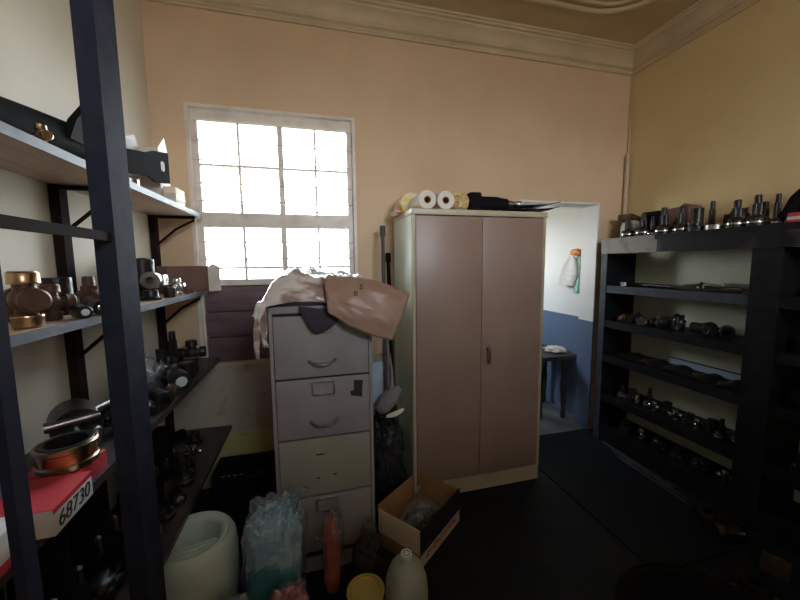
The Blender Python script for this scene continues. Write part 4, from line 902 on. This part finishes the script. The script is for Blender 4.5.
# smoky bag with tin, bottle
t = thing('smoky_bag', 'smoky black plastic bag standing between filing cabinet and yellow tin', 'bag', (0.21, 1.46, 0))
MB().pillow((0, 0, 0.135), (0.095, 0.075, 0.135), 51, 0.2, (0, 0), 0.75, 0.3).build('film', dkbag_m, t, smooth=70)
MB().blob((0.0, 0, 0.275), (0.035, 0.03, 0.05), 52, 0.4, 2.5, 3).build('tied_neck', dkfilm_m, t)
t = thing('paint_tin', 'gold tin with lid facing up beside the white bottle on the floor', 'tin', (0.168, 1.285, 0))
MB().lathe([(0, 0.006), (0.074, 0.006), (0.078, 0.012), (0.076, 0.016), (0.076, 0.150), (0.079, 0.155), (0.078, 0.162), (0.068, 0.162), (0.068, 0.156), (0, 0.156)], None, 40).build('can_body', gold_m, t)
MB().lathe([(0, 0.1565), (0.056, 0.1565), (0.060, 0.161), (0.064, 0.159), (0.067, 0.1575)], None, 40).build('lid', gold_m, t)
t = thing('plastic_bottle', 'milky white plastic bottle with white cap on the floor before the carton', 'bottle', (0.338, 1.265, 0))
MB().lathe([(0, 0), (0.080, 0), (0.087, 0.01), (0.090, 0.13), (0.086, 0.19), (0.068, 0.245), (0.040, 0.272), (0.023, 0.281), (0.020, 0.292), (0, 0.292)], None, 36).build('bottle_body', milky_pl, t, smooth=60)
b = MB(); pr = []
for k in range(48): rr = 0.0235 if k % 2 else 0.0225; pr.append((rr*math.cos(2*PI*k/48), rr*math.sin(2*PI*k/48)))
b.prism(pr, 0.284, 0.305); c = b.build('cap', white_pl, t)
MB().lathe(ring_prof(0.015, 0.012, 0.0015), Matrix.Translation((0, 0, 0.305)), 24).build('cap_ring', greyc_m, c)
# black slotted crate below the window
t = thing('slotted_crate', 'black steel tray with slotted rim against the wall under the window', 'crate', (-0.64, 2.20, 0))
b = MB(); b.box(0, 0.40, 0.0, 0.012, 0, 0.225); b.box(0, 0.40, 0.20, 0.212, 0, 0.225); b.box(0, 0.012, 0.012, 0.20, 0, 0.225); b.box(0.388, 0.40, 0.012, 0.20, 0, 0.225); b.box(0.012, 0.388, 0.012, 0.20, 0, 0.01)
b.build('tray_body', black_m, t, smooth=0)
b = MB()
for k in range(4): b.box(0.05+k*0.035, 0.070+k*0.035, -0.0015, 0.0, 0.205, 0.212)
b.build('rim_slots', mat('slot_light', (0.35, 0.30, 0.18), 0.7), t, smooth=0)
b = MB(); b.box(0.19, 0.30, -0.004, 0.0, 0.178, 0.190); b.box(0.19, 0.197, -0.004, 0.0, 0.14, 0.178); b.box(0.293, 0.30, -0.004, 0.0, 0.19, 0.215); b.build('handle_plate', steel_m, t, smooth=0)
# black basin, lower right
t = thing('black_basin', 'round black plastic basin on the floor in the lower right corner', 'basin', (1.27, 0.72, 0))
MB().lathe([(0, 0), (0.21, 0), (0.225, 0.01), (0.275, 0.225), (0.295, 0.232), (0.297, 0.242), (0.290, 0.246), (0.268, 0.240), (0.215, 0.02), (0, 0.014)], None, 56).build('basin_body', rubber_m, t, smooth=50)
MB().lathe(ring_prof(0.299, 0.294, 0.006), Matrix.Translation((0, 0, 0.243)), 56).build('rolled_rim', rubber_m, t)
casting('lumpy dark casting lying in the black basin', (1.22, 0.78, 0.014), (0.07, 0.08, 0.05), 3, oily_m)
hub('dark hub lying in the black basin beside the casting', (1.38, 0.70, 0.014), 0.06, 0.07)
t = thing('timber_block', 'small brown timber block on the floor by the near bay', 'block', (2.12, 1.02, 0), (0, 0, 0.4))
MB().box(-0.04, 0.04, -0.05, 0.05, 0, 0.06, bev=0.004).build('block', lowboard_m, t)
MB().cyl((0, 0, 0.06), (0, 0, 0.066), 0.010, seg=10).build('nail_head', steel_m, t)
casting('large oily casting on the floor at the foot of the near bay', (2.15, 1.25, 0), (0.08, 0.09, 0.06), 9, oily_m)
hub('large oily hub on the floor between basin and near bay', (1.85, 0.95, 0), 0.09, 0.09)
o = tag(MB().box(0.0, 0.60, 0, 1.15, 0, 0.008).build('rubber_mat', mat('mat_rubber', (0.009, 0.012, 0.018), 0.6, 0, spec=0.2, bump=0.2, bscale=60), None, (1.56, 1.16, 0), (0, 0, 0), smooth=0), 'thin black rubber mat on the floor before the doorway', 'mat')

# ================================================================ PASSAGE THINGS
t = thing('wooden_bench', 'dark wooden bench standing in the passage beyond the doorway', 'bench', (2.06, 2.66, 0))
MB().box(0.0, 0.37, 0.02, 0.50, 0.585, 0.625, bev=0.004).build('bench_top', wood_dk, t)
for x, y in ((0.26, 0.06), (0.03, 0.10), (0.33, 0.44), (0.03, 0.44)):
    MB().lathe([(0, 0), (0.022, 0), (0.026, 0.05), (0.020, 0.08), (0.032, 0.30), (0.022, 0.42), (0.034, 0.46), (0.034, 0.585), (0, 0.585)], Matrix.Translation((x, y, 0)), 16).build('leg', wood_dk, t)
MB().box(0.03, 0.33, 0.43, 0.45, 0.12, 0.16).build('stretcher', wood_dk, t, smooth=0)
t = thing('folded_chair', 'dark chair leg leaning before the bench in the passage', 'chair', (2.02, 2.72, 0))
MB().tube([(-0.03, 0.0, 0.0), (0.02, 0.0, 0.25), (0.10, 0.02, 0.56)], 0.020, 10).build('leg', rubber_m, t)
MB().tube([(-0.05, 0.16, 0.0), (0.0, 0.16, 0.25), (0.08, 0.16, 0.56)], 0.018, 10).build('leg', rubber_m, t)
t = thing('white_rag', 'crumpled white rag on the bench in the passage', 'rag', (2.32, 2.86, 0.625))
MB().blob((0, 0, 0.022), (0.09, 0.10, 0.026), 14, 0.4, 2.2, 4, flat=0.021).build('rag', paper_m, t)
t = thing('hanging_bag', 'white and green plastic bags hanging from an orange hook in the passage', 'bag', (PX1-0.05, 2.79, 1.60))
def bag_fn(u, v): 
    a = 2*PI*u; w = (0.02+0.10*math.sin(min(1, v*1.1)*PI*0.62)); 
    return (0.04*math.cos(a)*(0.2+v*0.8), w*math.sin(a)+0.05*v, -0.02-0.30*v+0.012*noise.noise(Vector((u*6, v*4, 1))))
MB().sheet(bag_fn, 24, 12, 0.003).build('white_bag', mat('white_bag_film', (0.62, 0.60, 0.56), 0.35, 0, bump=0.6, bscale=20), t, smooth=60)
MB().sheet(lambda u, v: (0.01+0.025*math.cos(2*PI*u)*v, -0.075+(0.015+0.03*v)*math.sin(2*PI*u), -0.05-0.34*v), 16, 10, 0.003).build('green_bag', greenb_m, t, smooth=60)
MB().blob((0.01, -0.03, 0.0), (0.028, 0.07, 0.032), 16, 0.25, 2, 3).build('orange_handle', orange_m, t)
o = tag(MB().box(0, 0.03, 0, 0.07, 0, 0.045, bev=0.004).build('switch_box', rubber_m, None, (PX1-0.031, 2.63, 0.93)), 'small dark box on the passage wall at the dado line', 'switch')
